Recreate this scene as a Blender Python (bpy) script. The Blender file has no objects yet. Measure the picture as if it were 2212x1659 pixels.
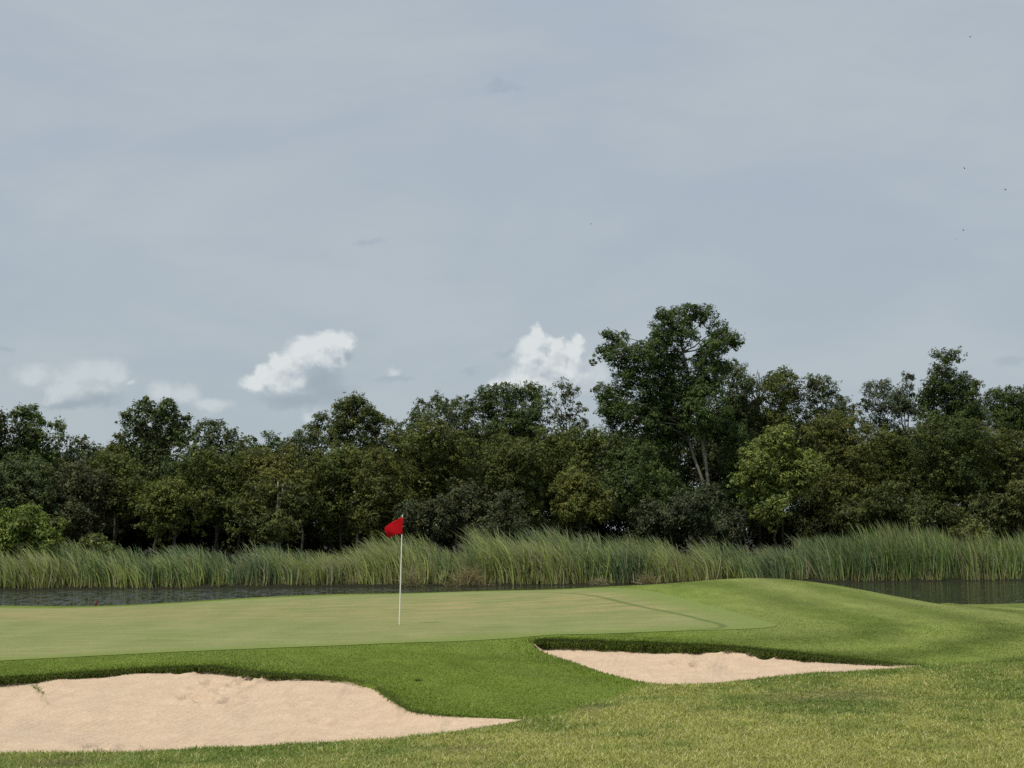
import bpy, math, random
import numpy as np
from mathutils import Vector

random.seed(5)
RNG = np.random.default_rng(11)
SC = bpy.context.scene
COL = SC.collection

# ------------------------------------------------------------------ camera
F = 1480.0                      # focal length in pixels of a 1024 px wide frame
TH = math.atan(146.0 / F)       # camera tips up a little
CAMZ = 1.9
ct, st = math.cos(TH), math.sin(TH)

def ray(px, py):
    u, v = (px - 512.0) / F, (384.0 - py) / F
    return np.array([u, ct - v * st, st + v * ct])

def unp(px, py, Y):
    """world point at ground distance Y seen in direction (px, py)"""
    d = ray(px, py)
    return np.array([0, 0, CAMZ]) + d * (Y / d[1])

VS = 1024.0 / 2212.0
def unv(vx, vy, Y):
    return unp(vx * VS, vy * VS, Y)

cam = bpy.data.cameras.new('camera')
cam.sensor_width = 36.0
cam.lens = F / 1024.0 * 36.0
cam.clip_start, cam.clip_end = 0.1, 12000
co = bpy.data.objects.new('camera', cam)
COL.objects.link(co)
co.location = (0, 0, CAMZ)
co.rotation_euler = (math.pi / 2 + TH, 0, 0)
SC.camera = co

# ------------------------------------------------------------------ helpers
def tag(o, label=None, cat=None, group=None, kind=None):
    if label: o['label'] = label
    if cat: o['category'] = cat
    if group: o['group'] = group
    if kind: o['kind'] = kind
    return o

def mesh(name, V, Q, mat, parent=None, attrs=None, cols=None, smooth=False, loc=None):
    """V (n,3), Q (m,k) faces that all have k corners"""
    V = np.asarray(V, np.float32); Q = np.asarray(Q, np.int32)
    me = bpy.data.meshes.new(name)
    k = Q.shape[1]
    me.vertices.add(len(V)); me.vertices.foreach_set('co', V.ravel())
    me.loops.add(Q.size); me.loops.foreach_set('vertex_index', Q.ravel())
    me.polygons.add(len(Q))
    me.polygons.foreach_set('loop_start', np.arange(0, Q.size, k, dtype=np.int32))
    if smooth:
        me.polygons.foreach_set('use_smooth', np.ones(len(Q), bool))
    for an, av in (attrs or {}).items():
        a = me.attributes.new(an, 'FLOAT', 'POINT')
        a.data.foreach_set('value', np.asarray(av, np.float32).ravel())
    if cols is not None:
        a = me.attributes.new('col', 'FLOAT_COLOR', 'POINT')
        c4 = np.ones((len(V), 4), np.float32); c4[:, :3] = cols
        a.data.foreach_set('color', c4.ravel())
    me.update(calc_edges=True)
    if mat: me.materials.append(mat)
    o = bpy.data.objects.new(name, me)
    COL.objects.link(o)
    if parent: o.parent = parent
    if loc is not None: o.location = loc
    return o

def empty(name, loc):
    o = bpy.data.objects.new(name, None)
    o.empty_display_size = 0.3
    COL.objects.link(o); o.location = loc
    return o

_tabs = {}
def vnoise(x, y, seed=0):
    if seed not in _tabs:
        _tabs[seed] = np.random.default_rng(1000 + seed).random((256, 256))
    T = _tabs[seed]
    xi, yi = np.floor(x).astype(int), np.floor(y).astype(int)
    fx, fy = x - xi, y - yi
    fx, fy = fx * fx * (3 - 2 * fx), fy * fy * (3 - 2 * fy)
    a, b = T[xi & 255, yi & 255], T[(xi + 1) & 255, yi & 255]
    c, d = T[xi & 255, (yi + 1) & 255], T[(xi + 1) & 255, (yi + 1) & 255]
    return (a * (1 - fx) + b * fx) * (1 - fy) + (c * (1 - fx) + d * fx) * fy

def fbm(x, y, seed=0, o=4):
    s, amp, tot = 0, 1.0, 0
    for i in range(o):
        s = s + amp * vnoise(x * 2 ** i + 17.3 * i, y * 2 ** i - 9.1 * i, seed)
        tot += amp; amp *= 0.5
    return s / tot

def sstep(a, b, x):
    t = np.clip((x - a) / (b - a), 0, 1)
    return t * t * (3 - 2 * t)

def poly_sd(P, x, y):
    """signed distance to polygon P, positive inside"""
    x = np.asarray(x, float); y = np.asarray(y, float)
    d2 = np.full(x.shape, 1e18); ins = np.zeros(x.shape, bool)
    n = len(P)
    for i in range(n):
        ax, ay = P[i][:2]; bx, by = P[(i + 1) % n][:2]
        ex, ey = bx - ax, by - ay
        L = ex * ex + ey * ey + 1e-12
        t = np.clip(((x - ax) * ex + (y - ay) * ey) / L, 0, 1)
        d2 = np.minimum(d2, (x - ax - t * ex) ** 2 + (y - ay - t * ey) ** 2)
        if ay != by:
            c = ((ay > y) != (by > y)) & (x < (bx - ax) * (y - ay) / (by - ay) + ax)
            ins ^= c
    return np.where(ins, 1, -1) * np.sqrt(d2)

def resample(P, n):
    P = np.asarray(P, float)
    s = np.concatenate([[0], np.cumsum(np.linalg.norm(np.diff(P, axis=0), axis=1))])
    t = np.linspace(0, s[-1], n)
    return np.stack([np.interp(t, s, P[:, i]) for i in range(P.shape[1])], 1)

def smooth_line(P, it=2):
    P = np.asarray(P, float)
    for _ in range(it):
        Q = [P[0]]
        for a, b in zip(P[:-1], P[1:]):
            Q += [a * .75 + b * .25, a * .25 + b * .75]
        Q.append(P[-1]); P = np.array(Q)
    return P

# ------------------------------------------------------------------ materials
def newmat(name):
    m = bpy.data.materials.new(name); m.use_nodes = True
    m.node_tree.nodes.clear()
    return m, m.node_tree

class NT:
    def __init__(s, t): s.t = t
    def n(s, typ, **kw):
        nd = s.t.nodes.new(typ)
        for k, v in kw.items():
            if k.startswith('i_'):
                pass
            else:
                setattr(nd, k, v)
        return nd
    def lk(s, a, b): s.t.links.new(a, b)
    def put(s, sock, v):
        if isinstance(v, bpy.types.NodeSocket): s.lk(v, sock)
        elif v is not None: sock.default_value = v
    def math(s, op, a, b=None, c=None, clamp=False):
        nd = s.n('ShaderNodeMath', operation=op); nd.use_clamp = clamp
        s.put(nd.inputs[0], a); s.put(nd.inputs[1], b); s.put(nd.inputs[2], c)
        return nd.outputs[0]
    def vm(s, op, a, b=None):
        nd = s.n('ShaderNodeVectorMath', operation=op)
        s.put(nd.inputs[0], a); s.put(nd.inputs[1], b)
        return nd.outputs['Value'] if op in ('LENGTH', 'DOT_PRODUCT') else nd.outputs[0]
    def noise(s, vec, scale, detail=4, rough=.55, dist=0.0):
        nd = s.n('ShaderNodeTexNoise')
        s.put(nd.inputs['Vector'], vec)
        nd.inputs['Scale'].default_value = scale
        nd.inputs['Detail'].default_value = detail
        nd.inputs['Roughness'].default_value = rough
        nd.inputs['Distortion'].default_value = dist
        return nd
    def mix(s, f, a, b, blend='MIX'):
        nd = s.n('ShaderNodeMix', data_type='RGBA', blend_type=blend)
        s.put(nd.inputs[0], f); s.put(nd.inputs[6], a); s.put(nd.inputs[7], b)
        return nd.outputs[2]
    def mapr(s, v, a, b, c=0.0, d=1.0, smooth=True):
        nd = s.n('ShaderNodeMapRange')
        nd.interpolation_type = 'SMOOTHSTEP' if smooth else 'LINEAR'
        s.put(nd.inputs['Value'], v)
        for k, x in zip(('From Min', 'From Max', 'To Min', 'To Max'), (a, b, c, d)):
            s.put(nd.inputs[k], x)
        return nd.outputs['Result']
    def attr(s, name, col=False):
        nd = s.n('ShaderNodeAttribute', attribute_name=name)
        return nd.outputs['Color'] if col else nd.outputs['Fac']
    def mapping(s, vec, scale=(1, 1, 1), rot=(0, 0, 0)):
        nd = s.n('ShaderNodeMapping')
        s.put(nd.inputs[0], vec); nd.inputs['Scale'].default_value = scale
        nd.inputs['Rotation'].default_value = rot
        return nd.outputs[0]
    def pos(s): return s.n('ShaderNodeNewGeometry').outputs['Position']
    def bsdf(s, col, rough=.8, spec=.2, normal=None):
        p = s.n('ShaderNodeBsdfPrincipled')
        s.put(p.inputs['Base Color'], col); s.put(p.inputs['Roughness'], rough)
        s.put(p.inputs['Specular IOR Level'], spec)
        if normal is not None: s.lk(normal, p.inputs['Normal'])
        return p
    def bump(s, h, strength=.5, dist=.02):
        b = s.n('ShaderNodeBump'); b.inputs['Strength'].default_value = strength
        b.inputs['Distance'].default_value = dist; s.lk(h, b.inputs['Height'])
        return b.outputs[0]
    def out(s, sh):
        o = s.n('ShaderNodeOutputMaterial'); s.lk(sh, o.inputs['Surface'])

def rgb(*c): return (c[0], c[1], c[2], 1.0)

def leaf_material(name, trans=.3, rough=.5, spec=.25):
    m, t = newmat(name); n = NT(t)
    c = n.attr('col', True)
    p = n.bsdf(c, rough, spec)
    tr = n.n('ShaderNodeBsdfTranslucent')
    tc = n.mix(1.0, c, rgb(1.15, 1.25, .55), 'MULTIPLY')
    n.lk(tc, tr.inputs['Color'])
    mx = n.n('ShaderNodeMixShader'); mx.inputs[0].default_value = trans
    n.lk(p.outputs[0], mx.inputs[1]); n.lk(tr.outputs[0], mx.inputs[2])
    n.out(mx.outputs[0])
    return m

M_leaf = leaf_material('leaf', .22, .55, .16)
M_blade = leaf_material('grass_blade', .3, .6, .15)
M_reed = leaf_material('reed_blade', .25, .55, .2)

def simple(name, col, rough=.6, spec=.3, var=.25, scale=20., bumpd=.004):
    m, t = newmat(name); n = NT(t)
    ns = n.noise(n.n('ShaderNodeTexCoord').outputs['Object'], scale, 5)
    f = n.mapr(ns.outputs['Fac'], .3, .7)
    c = n.mix(f, rgb(*[x * (1 - var) for x in col]), rgb(*[min(1, x * (1 + var)) for x in col]))
    p = n.bsdf(c, rough, spec, n.bump(ns.outputs['Fac'], .4, bumpd))
    n.out(p.outputs[0])
    return m

M_bark = simple('bark', (.075, .066, .05), .85, .1, .4, 6., .02)
M_barkp = simple('pale_bark', (.24, .225, .18), .8, .1, .3, 6., .02)
M_pole = simple('pole_paint', (.84, .83, .77), .35, .4, .04, 8., .001)
M_red = simple('red_cloth', (.41, .005, .011), .85, .1, .08, 60., .001)
M_stake = simple('red_paint', (.20, .05, .04), .6, .2, .3, 30., .002)
M_bird = simple('dark_feather', (.03, .03, .035), .7, .2, .2, 20., .001)
M_cup = simple('cup_liner', (.06, .06, .05), .6, .2, .2, 20., .001)

# ------------------------------------------------------------------ terrain
LIP1 = [(-330, 700, 18.6), (-200, 690, 19.4), (-90, 683, 20.0), (0, 678, 20.5), (40, 675.5, 20.8), (77, 672.5, 21.1),
        (123, 669.4, 21.4), (185, 667, 21.5), (212, 667, 21.45), (231, 669.4, 21.3), (262, 673, 20.9), (293, 675, 20.7),
        (341, 677.4, 20.5), (362, 680, 20.3), (377, 688, 19.7), (392, 698, 18.9), (403, 707, 18.1), (418, 712.5, 17.65),
        (442, 715, 17.4), (473, 717.2, 17.25), (500, 718, 17.2), (524, 719.7, 17.1)]
LOW1 = [(-330, 740, 15.6), (-200, 748, 15.0), (-90, 752, 14.8), (0, 752.8, 14.8), (93, 752, 14.85), (154, 750.4, 14.95),
        (216, 746.7, 15.1), (278, 744, 15.25), (341, 741.5, 15.4), (403, 736.5, 15.8), (449, 731, 16.3), (496, 725, 16.7),
        (524, 719.7, 17.1)]
LIP2 = [(534, 646, 25.7), (537, 640, 25.9), (545, 638.5, 25.95), (575, 640, 25.6), (604, 641.5, 25.4), (635, 643, 25.2),
        (683, 644, 24.9), (729, 646.3, 24.6), (790, 652.4, 23.8), (852, 658.6, 23.2), (890, 662.5, 22.9), (920, 666, 22.6)]
LOW2 = [(534, 646, 25.7), (541, 650, 25.35), (550, 653.6, 25.0), (573, 661, 24.0), (596, 669.3, 22.9), (627, 677.9, 21.7),
        (650, 681.6, 21.1), (683, 682.4, 20.8), (714, 681.7, 20.8), (744, 679.3, 21.0), (791, 674, 21.6), (837, 671, 22.0),
        (899, 667.7, 22.4), (920, 666, 22.6)]
GFRONT = [(-330, 680, 20.6), (-150, 670, 21.6), (0, 661, 22.6), (90, 656.5, 23.1), (170, 652.5, 23.6), (247, 649.3, 24.1), (341, 645.9, 24.6),
          (403, 643.2, 25.1), (496, 639.0, 25.9), (534, 636.8, 26.3), (588, 634.7, 26.8), (640, 632.6, 27.0),
          (683, 631, 27.2), (729, 630.0, 27.3), (760, 628.7, 27.45), (774, 627.2, 27.6), (777, 625.3, 27.9)]
GBACK = [(-330, 609, 38), (-150, 608, 39), (0, 608, 39.2), (93, 607.6, 39.2), (154, 604.7, 39.3), (216, 601, 40.2), (278, 597.6, 40.6), (341, 595.2, 41),
         (403, 594.1, 40.6), (480, 591.8, 40.3), (557, 591.2, 39.3), (600, 594.5, 38), (640, 598.5, 36), (683, 604.5, 33.5),
         (729, 612.8, 31.0), (752, 618.4, 29.6), (769, 622.0, 28.6), (777, 625.3, 27.9)]
SKYL = [(-330, 607, 39.0), (-150, 606, 40.0), (0, 606, 40.0), (93, 606.5, 40.0), (154, 603.8, 40.0), (216, 600, 41.0), (278, 596.5, 41.5), (341, 594.2, 42.0),
        (403, 593.4, 41.5), (480, 591, 41.0), (557, 589.3, 40.3), (619, 586, 40.0), (683, 583, 39.0), (714, 580, 38.5),
        (749, 578.2, 38.0), (781, 578.7, 37.7), (822, 583.2, 37.3), (868, 591, 36.2), (914, 599.7, 34.6), (948, 605.4, 33.2)]
MISC = [(399.5, 625, 29.4), (250, 630, 28.6), (100, 636, 27.0), (560, 615, 31.5), (650, 615, 30.6), (300, 610, 34.5), (500, 603, 34.8), (100, 615, 34.5),
        (1000, 612, 31.0), (1024, 615, 30.5), (1100, 620, 30), (900, 630, 27.0), (1000, 640, 25.0), (1024, 665, 21.2), (1100, 660, 21.5), (830, 620, 29.2), (840, 645, 25.2),
        (1024, 604.3, 46.0), (965, 605.2, 45.5), (1100, 603.5, 46), (1000, 606.5, 42.5), (955, 607.5, 40), (955, 606.5, 43), (940, 607, 44), (975, 609, 38),
        (1024, 768, 12.0), (512, 768, 12.4), (0, 768, 13.2), (256, 768, 12.8), (768, 768, 12.1), (700, 720, 16.2), (900, 700, 18.2), (1024, 700, 18.0), (800, 700, 18.3),
        (560, 716.5, 17.6), (610, 701, 19.5), (650, 688, 20.75), (600, 728, 15.9), (650, 705, 18.0),
        (450, 680, 20.6), (480, 660, 23.0), (520, 690, 19.6), (450, 700, 18.8), (250, 660, 22.4), (60, 668, 21.7),
        (720, 637, 26.0), (800, 640, 25.6), (630, 637.5, 26.1), (1200, 768, 12.0), (1200, 690, 18.5), (-200, 768, 13.5)]
CTRL = [unp(*p) for p in LIP1[2:] + LOW1[2:-1] + LIP2 + LOW2[1:-1] + GFRONT + SKYL + MISC]
CTRL += [np.array(p, float) for p in
         [(0, 0, .25), (-12, 0, .2), (12, 0, .3), (0, -20, .2), (-40, 10, .1), (40, 10, .3), (-40, 30, 0), (40, 30, .1), (-40, 45, 0), (40, 45, -.45),
          (0, 7, .15), (6, 7, .2), (-6, 7, .1), (-12, 15.5, -.28), (-18, 18, -.2), (0, 47, 0), (-20, 47, -.2), (8, 47, -.1)]]
CTRL = np.array(CTRL)
_cx, _cy, _cz = CTRL.T
def _ker(r2): return np.where(r2 > 1e-12, .5 * r2 * np.log(r2 + 1e-12), 0)
_S = .1
_n = len(CTRL)
_A = np.zeros((_n + 3, _n + 3))
_A[:_n, :_n] = _ker((((_cx[:, None] - _cx) ** 2 + (_cy[:, None] - _cy) ** 2)) * _S * _S) + np.eye(_n) * 2e-3
_A[:_n, _n:] = np.stack([np.ones(_n), _cx * _S, _cy * _S], 1); _A[_n:, :_n] = _A[:_n, _n:].T
_w = np.linalg.solve(_A, np.concatenate([_cz, [0, 0, 0]]))
def tps(x, y):
    x = np.asarray(x, float); y = np.asarray(y, float)
    z = _w[_n] + _w[_n + 1] * x * _S + _w[_n + 2] * y * _S
    for i in range(_n):
        z = z + _w[i] * _ker(((x - _cx[i]) ** 2 + (y - _cy[i]) ** 2) * _S * _S)
    return z

WATER = -0.9
_sk = np.array([unp(*p) for p in SKYL] + [unp(965, 605.2, 45.8), unp(1024, 604.3, 46.4), unp(1100, 603.5, 46.6)])
_sk = _sk[np.argsort(_sk[:, 0])]
def crest(x): return np.interp(x, _sk[:, 0], _sk[:, 1])
def shore(x): return 76.0 + .25 * np.clip(x, -90, 90)

def terrain(x, y):
    x = np.asarray(x, float); y = np.asarray(y, float)
    xc = np.clip(x, -38, 38); yc = np.clip(y, -18, 47)
    z = np.clip(tps(xc, yc), -.7, .9)
    # beyond the crest the bank falls into the pond
    t = sstep(.15, 8.5, y - crest(x))
    z = z * (1 - t) - 2.0 * t
    # far bank
    d = y - shore(x) + (fbm(x * .35, y * .1, 5) - .5) * 1.2
    zb = -.75 + .5 * sstep(0, 9, d) + .5 * sstep(10, 80, d) + .12 * (fbm(x * .3, y * .3, 6) - .5)
    u = sstep(-2.2, .1, d)
    z = np.where(y > 50, z * (1 - u) + zb * u, z)
    return z

def pw(lst): return np.array([unp(*p) for p in lst])
lip1, low1, lip2, low2 = pw(LIP1), pw(LOW1), pw(LIP2), pw(LOW2)
gfront, gback = pw(GFRONT), pw(GBACK)
lip1s, low1s = smooth_line(lip1), smooth_line(low1)
lip2s, low2s = smooth_line(lip2), smooth_line(low2)
def wobble(P, amp, sc, seed):
    P = P.copy(); w = sstep(0, .8, np.linalg.norm(P[:, :2] - P[0, :2], axis=1)) * sstep(0, .8, np.linalg.norm(P[:, :2] - P[-1, :2], axis=1))
    P[:, 1] += (fbm(P[:, 0] * sc, P[:, 0] * 0 + 3.3, seed) - .5) * 2 * amp * w
    return P
lip1s, lip2s = resample(lip1s, 260), resample(lip2s, 220)
low1s, low2s = resample(low1s, 260), resample(low2s, 220)
lip1s = wobble(lip1s, .22, 1.4, 31); lip2s = wobble(lip2s, .14, 1.4, 32)
low1s = wobble(low1s, .06, 2.0, 33); low2s = wobble(low2s, .05, 2.0, 34)
pit1 = np.concatenate([lip1s, low1s[::-1]])[:, :2]
pit2 = np.concatenate([lip2s, low2s[::-1]])[:, :2]
gfs, gbs = resample(smooth_line(gfront), 240), resample(smooth_line(gback), 240)
green_poly = np.concatenate([gfs, gbs[::-1]])[::3, :2]
_rb = pw([(-400, 752, 14.8)] + LOW1 + [(560, 715, 17.6), (610, 700, 19.4), (650, 684, 21)] + LOW2[7:] + [(1024, 665, 21.6), (1150, 662, 21.6)])
_rb = _rb[np.argsort(_rb[:, 0])]
def rough_w(x, y): return 1 - sstep(-.35, .45, y - np.interp(x, _rb[:, 0], _rb[:, 1]))
def dry_w(x, y):
    d = fbm(x * .55, y * .40, 41, 4) * .42 + fbm(x * 2.6, y * 1.8, 42, 4) * .58
    bias = .29 * sstep(-4, 3.5, x) * sstep(22, 12, y) - .01
    return np.clip((d + bias - .40) * 2.6, 0, 1)

def axis(parts):
    out = [parts[0][0]]
    for a, b, h in parts:
        out += list(np.linspace(a, b, max(1, int(round((b - a) / h))) + 1)[1:])
    return np.array(out)
gx = axis([(-4000, -400, 600), (-400, -100, 50), (-100, -40, 5), (-40, -22, 1), (-22, -12.5, .25), (-12.5, 12.5, .07), (12.5, 22, .25), (22, 40, 1), (40, 100, 5), (100, 400, 50), (400, 4000, 600)])
gy = axis([(-4000, -400, 600), (-400, -40, 60), (-40, 4, 4), (4, 11, .5), (11, 31, .07), (31, 50, .25), (50, 62, .8), (62, 100, .6), (100, 200, 10), (200, 1000, 100), (1000, 6000, 1000)])
GX, GY = np.meshgrid(gx, gy)
GZ = terrain(GX, GY)
GTOP = GZ.copy()
def zat(x, y, G=None):
    G = GTOP if G is None else G
    i = np.clip(np.searchsorted(gx, x) - 1, 0, len(gx) - 2); j = np.clip(np.searchsorted(gy, y) - 1, 0, len(gy) - 2)
    fx = (x - gx[i]) / (gx[i + 1] - gx[i]); fy = (y - gy[j]) / (gy[j + 1] - gy[j])
    return (G[j, i] * (1 - fx) + G[j, i + 1] * fx) * (1 - fy) + (G[j + 1, i] * (1 - fx) + G[j + 1, i + 1] * fx) * fy

near = (GX > -24) & (GX < 22) & (GY > 8) & (GY < 31)
lipd = np.zeros(GX.shape)
xn, yn = GX[near], GY[near]
zn = GZ[near]; ln = np.full(xn.shape, 9.0)
for P in (pit1, pit2):
    sd = poly_sd(P, xn, yn)
    zn = zn - .012 * sstep(-.30, 0, sd) - .53 * sstep(0, .13, sd)
    ln = np.minimum(ln, np.abs(sd))
# tiny unevenness of the turf
zn = zn + (fbm(xn * 1.6, yn * 1.6, 51, 3) - .5) * .03 * rough_w(xn, yn)
GZ[near] = zn
mid = (GX > -40) & (GX < 40) & (GY > 8) & (GY < 50)
gd = np.full(GX.shape, 30.0)
gd[mid] = -poly_sd(green_poly, GX[mid], GY[mid])
lip_a = np.full(GX.shape, 9.0); lip_a[near] = ln
nx, ny = len(gx), len(gy)
idx = np.arange(nx * ny).reshape(ny, nx)
Q = np.stack([idx[:-1, :-1], idx[:-1, 1:], idx[1:, 1:], idx[1:, :-1]], -1).reshape(-1, 4)

# ground material: mown turf, rough turf, soil of the far bank
m, t = newmat('turf'); n = NT(t)
P = n.pos()
rough_at, gd_at, dry_at = n.attr('rough'), n.attr('gd'), n.attr('dry')
fine = n.noise(P, 34, 3, .7); mid_n = n.noise(n.mapping(P, (1.3, .45, 1)), 2.2, 5, .6); big = n.noise(n.mapping(P, (1, .4, 1)), .35, 4, .5)
fringe = n.mix(n.mapr(mid_n.outputs['Fac'], .3, .7), rgb(.108, .158, .018), rgb(.150, .205, .032))
fringe = n.mix(1.0, fringe, n.mapr(n.noise(n.mapping(P, (.8, .7, 1), (0, 0, .5)), 1.0, 4, .6).outputs['Fac'], .3, .7, .8, 1.15), 'MULTIPLY')
fringe = n.mix(n.mapr(big.outputs['Fac'], .35, .65, 0, .5), fringe, rgb(.165, .205, .042))
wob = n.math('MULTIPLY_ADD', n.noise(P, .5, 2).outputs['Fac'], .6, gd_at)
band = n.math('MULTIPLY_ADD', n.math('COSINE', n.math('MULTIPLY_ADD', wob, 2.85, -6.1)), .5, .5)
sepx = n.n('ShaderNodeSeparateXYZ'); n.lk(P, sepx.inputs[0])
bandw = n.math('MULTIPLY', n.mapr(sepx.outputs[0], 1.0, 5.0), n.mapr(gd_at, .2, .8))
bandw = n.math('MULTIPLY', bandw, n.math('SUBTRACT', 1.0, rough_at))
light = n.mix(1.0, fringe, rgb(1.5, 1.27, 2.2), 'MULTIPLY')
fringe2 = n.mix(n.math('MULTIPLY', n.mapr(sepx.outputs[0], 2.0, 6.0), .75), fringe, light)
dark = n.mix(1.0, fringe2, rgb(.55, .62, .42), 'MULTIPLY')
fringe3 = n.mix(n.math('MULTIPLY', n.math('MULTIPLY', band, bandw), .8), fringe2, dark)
rgh = n.mix(dry_at, rgb(.130, .172, .038), rgb(.315, .295, .095))
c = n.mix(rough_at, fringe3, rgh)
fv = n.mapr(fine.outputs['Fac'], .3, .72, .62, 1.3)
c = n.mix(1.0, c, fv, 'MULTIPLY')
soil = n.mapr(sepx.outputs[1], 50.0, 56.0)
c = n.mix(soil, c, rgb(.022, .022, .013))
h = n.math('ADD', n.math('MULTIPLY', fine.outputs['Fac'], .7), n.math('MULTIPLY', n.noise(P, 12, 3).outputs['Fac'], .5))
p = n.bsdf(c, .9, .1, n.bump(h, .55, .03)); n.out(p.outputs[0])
M_turf = m

RW = rough_w(GX, GY)
ground = mesh('ground', np.stack([GX, GY, GZ], -1).reshape(-1, 3), Q, M_turf, smooth=True,
              attrs={'rough': RW, 'gd': gd, 'dry': dry_w(GX, GY), 'lip': lip_a})
tag(ground, 'mown green turf sloping around the putting green and bunkers', 'ground', kind='structure')

# putting green ------------------------------------------------------
m, t = newmat('putting_turf'); n = NT(t)
P = n.pos()
seam, edge = n.attr('seam'), n.attr('edge')
n1 = n.noise(n.mapping(P, (1, .35, 1)), .9, 5, .6); n2 = n.noise(n.mapping(P, (.5, .22, 1), (0, 0, .3)), .55, 4, .55)
n3 = n.noise(P, 26, 3, .7); n4 = n.noise(n.mapping(P, (.35, 1.6, 1), (0, 0, .2)), 1.7, 5, .65)
c = n.mix(n.mapr(n1.outputs['Fac'], .3, .7), rgb(.184, .210, .067), rgb(.224, .238, .088))
c = n.mix(n.mapr(n2.outputs['Fac'], .47, .72, 0, .55), c, rgb(.275, .245, .105))
sy = n.n('ShaderNodeSeparateXYZ'); n.lk(P, sy.inputs[0])
worn = n.math('MULTIPLY', n.mapr(sy.outputs[1], 29.5, 33.5), n.mapr(sy.outputs[1], 40.0, 35.0))
worn = n.math('MULTIPLY', worn, n.mapr(n4.outputs['Fac'], .44, .66))
c = n.mix(n.math('MULTIPLY', worn, .75), c, rgb(.31, .235, .105))
c = n.mix(1.0, c, n.mapr(n4.outputs['Fac'], .3, .7, .9, 1.08), 'MULTIPLY')
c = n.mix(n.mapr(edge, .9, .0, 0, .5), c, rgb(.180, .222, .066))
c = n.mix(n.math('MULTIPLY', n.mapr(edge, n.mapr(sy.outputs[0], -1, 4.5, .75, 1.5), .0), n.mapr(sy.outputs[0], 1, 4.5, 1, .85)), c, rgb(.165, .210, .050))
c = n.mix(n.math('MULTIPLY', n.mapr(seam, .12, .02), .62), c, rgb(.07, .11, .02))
c = n.mix(1.0, c, n.mapr(n3.outputs['Fac'], .3, .7, .84, 1.16), 'MULTIPLY')
p = n.bsdf(c, .85, .15, n.bump(n3.outputs['Fac'], .3, .012)); n.out(p.outputs[0])
M_green = m
nv = 110
tt = np.linspace(0, 1, nv)
XY = gfs[None, :, :2] * (1 - tt)[:, None, None] + gbs[None, :, :2] * tt[:, None, None]
gzz = zat(XY[..., 0], XY[..., 1]) + .007
SEAM = pw([(500, 591.8, 38.6), (542, 593.8, 37.6), (588, 597.7, 35.6), (634, 604.6, 32.6), (683, 612.3, 30.4), (706, 618.5, 29.0), (721.3, 622.3, 28.3),
           (723.6, 625.4, 27.75), (716.6, 627.3, 27.5), (690, 628.8, 27.4)])[:, :2]
def line_d(L, x, y):
    d = np.full(x.shape, 1e9)
    for a, b in zip(L[:-1], L[1:]):
        e = b - a; tq = np.clip(((x - a[0]) * e[0] + (y - a[1]) * e[1]) / (e @ e), 0, 1)
        d = np.minimum(d, np.hypot(x - a[0] - tq * e[0], y - a[1] - tq * e[1]))
    return d
sm = line_d(smooth_line(SEAM), XY[..., 0], XY[..., 1])
ed = np.abs(poly_sd(green_poly, XY[..., 0], XY[..., 1]))
idg = np.arange(nv * 240).reshape(nv, 240)
Qg = np.stack([idg[:-1, :-1], idg[:-1, 1:], idg[1:, 1:], idg[1:, :-1]], -1).reshape(-1, 4)
go = mesh('putting_green', np.dstack([XY, gzz]).reshape(-1, 3), Qg, M_green, smooth=True, attrs={'seam': sm, 'edge': ed})
tag(go, 'close mown pale putting green around the flagstick', 'putting green', kind='structure')

# sand ---------------------------------------------------------------
m, t = newmat('sand'); n = NT(t)
P = n.pos()
s1 = n.noise(P, 90, 3, .75); s2 = n.noise(P, 3.2, 6, .62); s3 = n.noise(n.mapping(P, (1, .3, 1), (0, 0, .6)), 1.1, 4, .6)
s4 = n.noise(P, 14, 5, .7); s5 = n.noise(P, 28, 4, .7)
c = n.mix(n.mapr(s2.outputs['Fac'], .3, .7), rgb(.565, .422, .290), rgb(.635, .482, .338))
c = n.mix(n.mapr(s3.outputs['Fac'], .52, .72, 0, .4), c, rgb(.46, .37, .275))
c = n.mix(n.mapr(s4.outputs['Fac'], .60, .74, 0, .5), c, rgb(.40, .32, .24))
c = n.mix(1.0, c, n.mapr(s1.outputs['Fac'], .3, .7, .80, 1.14), 'MULTIPLY')
c = n.mix(1.0, c, n.mapr(s5.outputs['Fac'], .3, .7, .86, 1.1), 'MULTIPLY')
vor = n.n('ShaderNodeTexVoronoi'); vor.inputs['Scale'].default_value = 3.2; n.lk(P, vor.inputs['Vector'])
spk = n.math('MULTIPLY', n.mapr(vor.outputs['Distance'], .055, .03), n.math('GREATER_THAN', n.noise(P, 1.7, 2).outputs['Fac'], .55))
c = n.mix(spk, c, rgb(.12, .09, .055))
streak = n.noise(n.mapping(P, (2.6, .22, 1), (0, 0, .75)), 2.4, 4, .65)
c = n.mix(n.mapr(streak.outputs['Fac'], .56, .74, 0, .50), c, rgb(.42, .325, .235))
rake = n.n('ShaderNodeTexWave', wave_type='BANDS', bands_direction='X')
n.lk(n.mapping(P, (1, .35, 1), (0, 0, .5)), rake.inputs['Vector'])
rake.inputs['Scale'].default_value = 3.6; rake.inputs['Distortion'].default_value = 2.2; rake.inputs['Detail'].default_value = 3
hh = n.math('MULTIPLY_ADD', rake.outputs['Fac'], n.mapr(s3.outputs['Fac'], .4, .6, .03, .30), n.math('MULTIPLY', s4.outputs['Fac'], 1.3))
hh = n.math('MULTIPLY_ADD', s1.outputs['Fac'], .3, hh)
p = n.bsdf(c, 1.0, .0, n.bump(hh, .5, .04)); n.out(p.outputs[0])
M_sand = m
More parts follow.
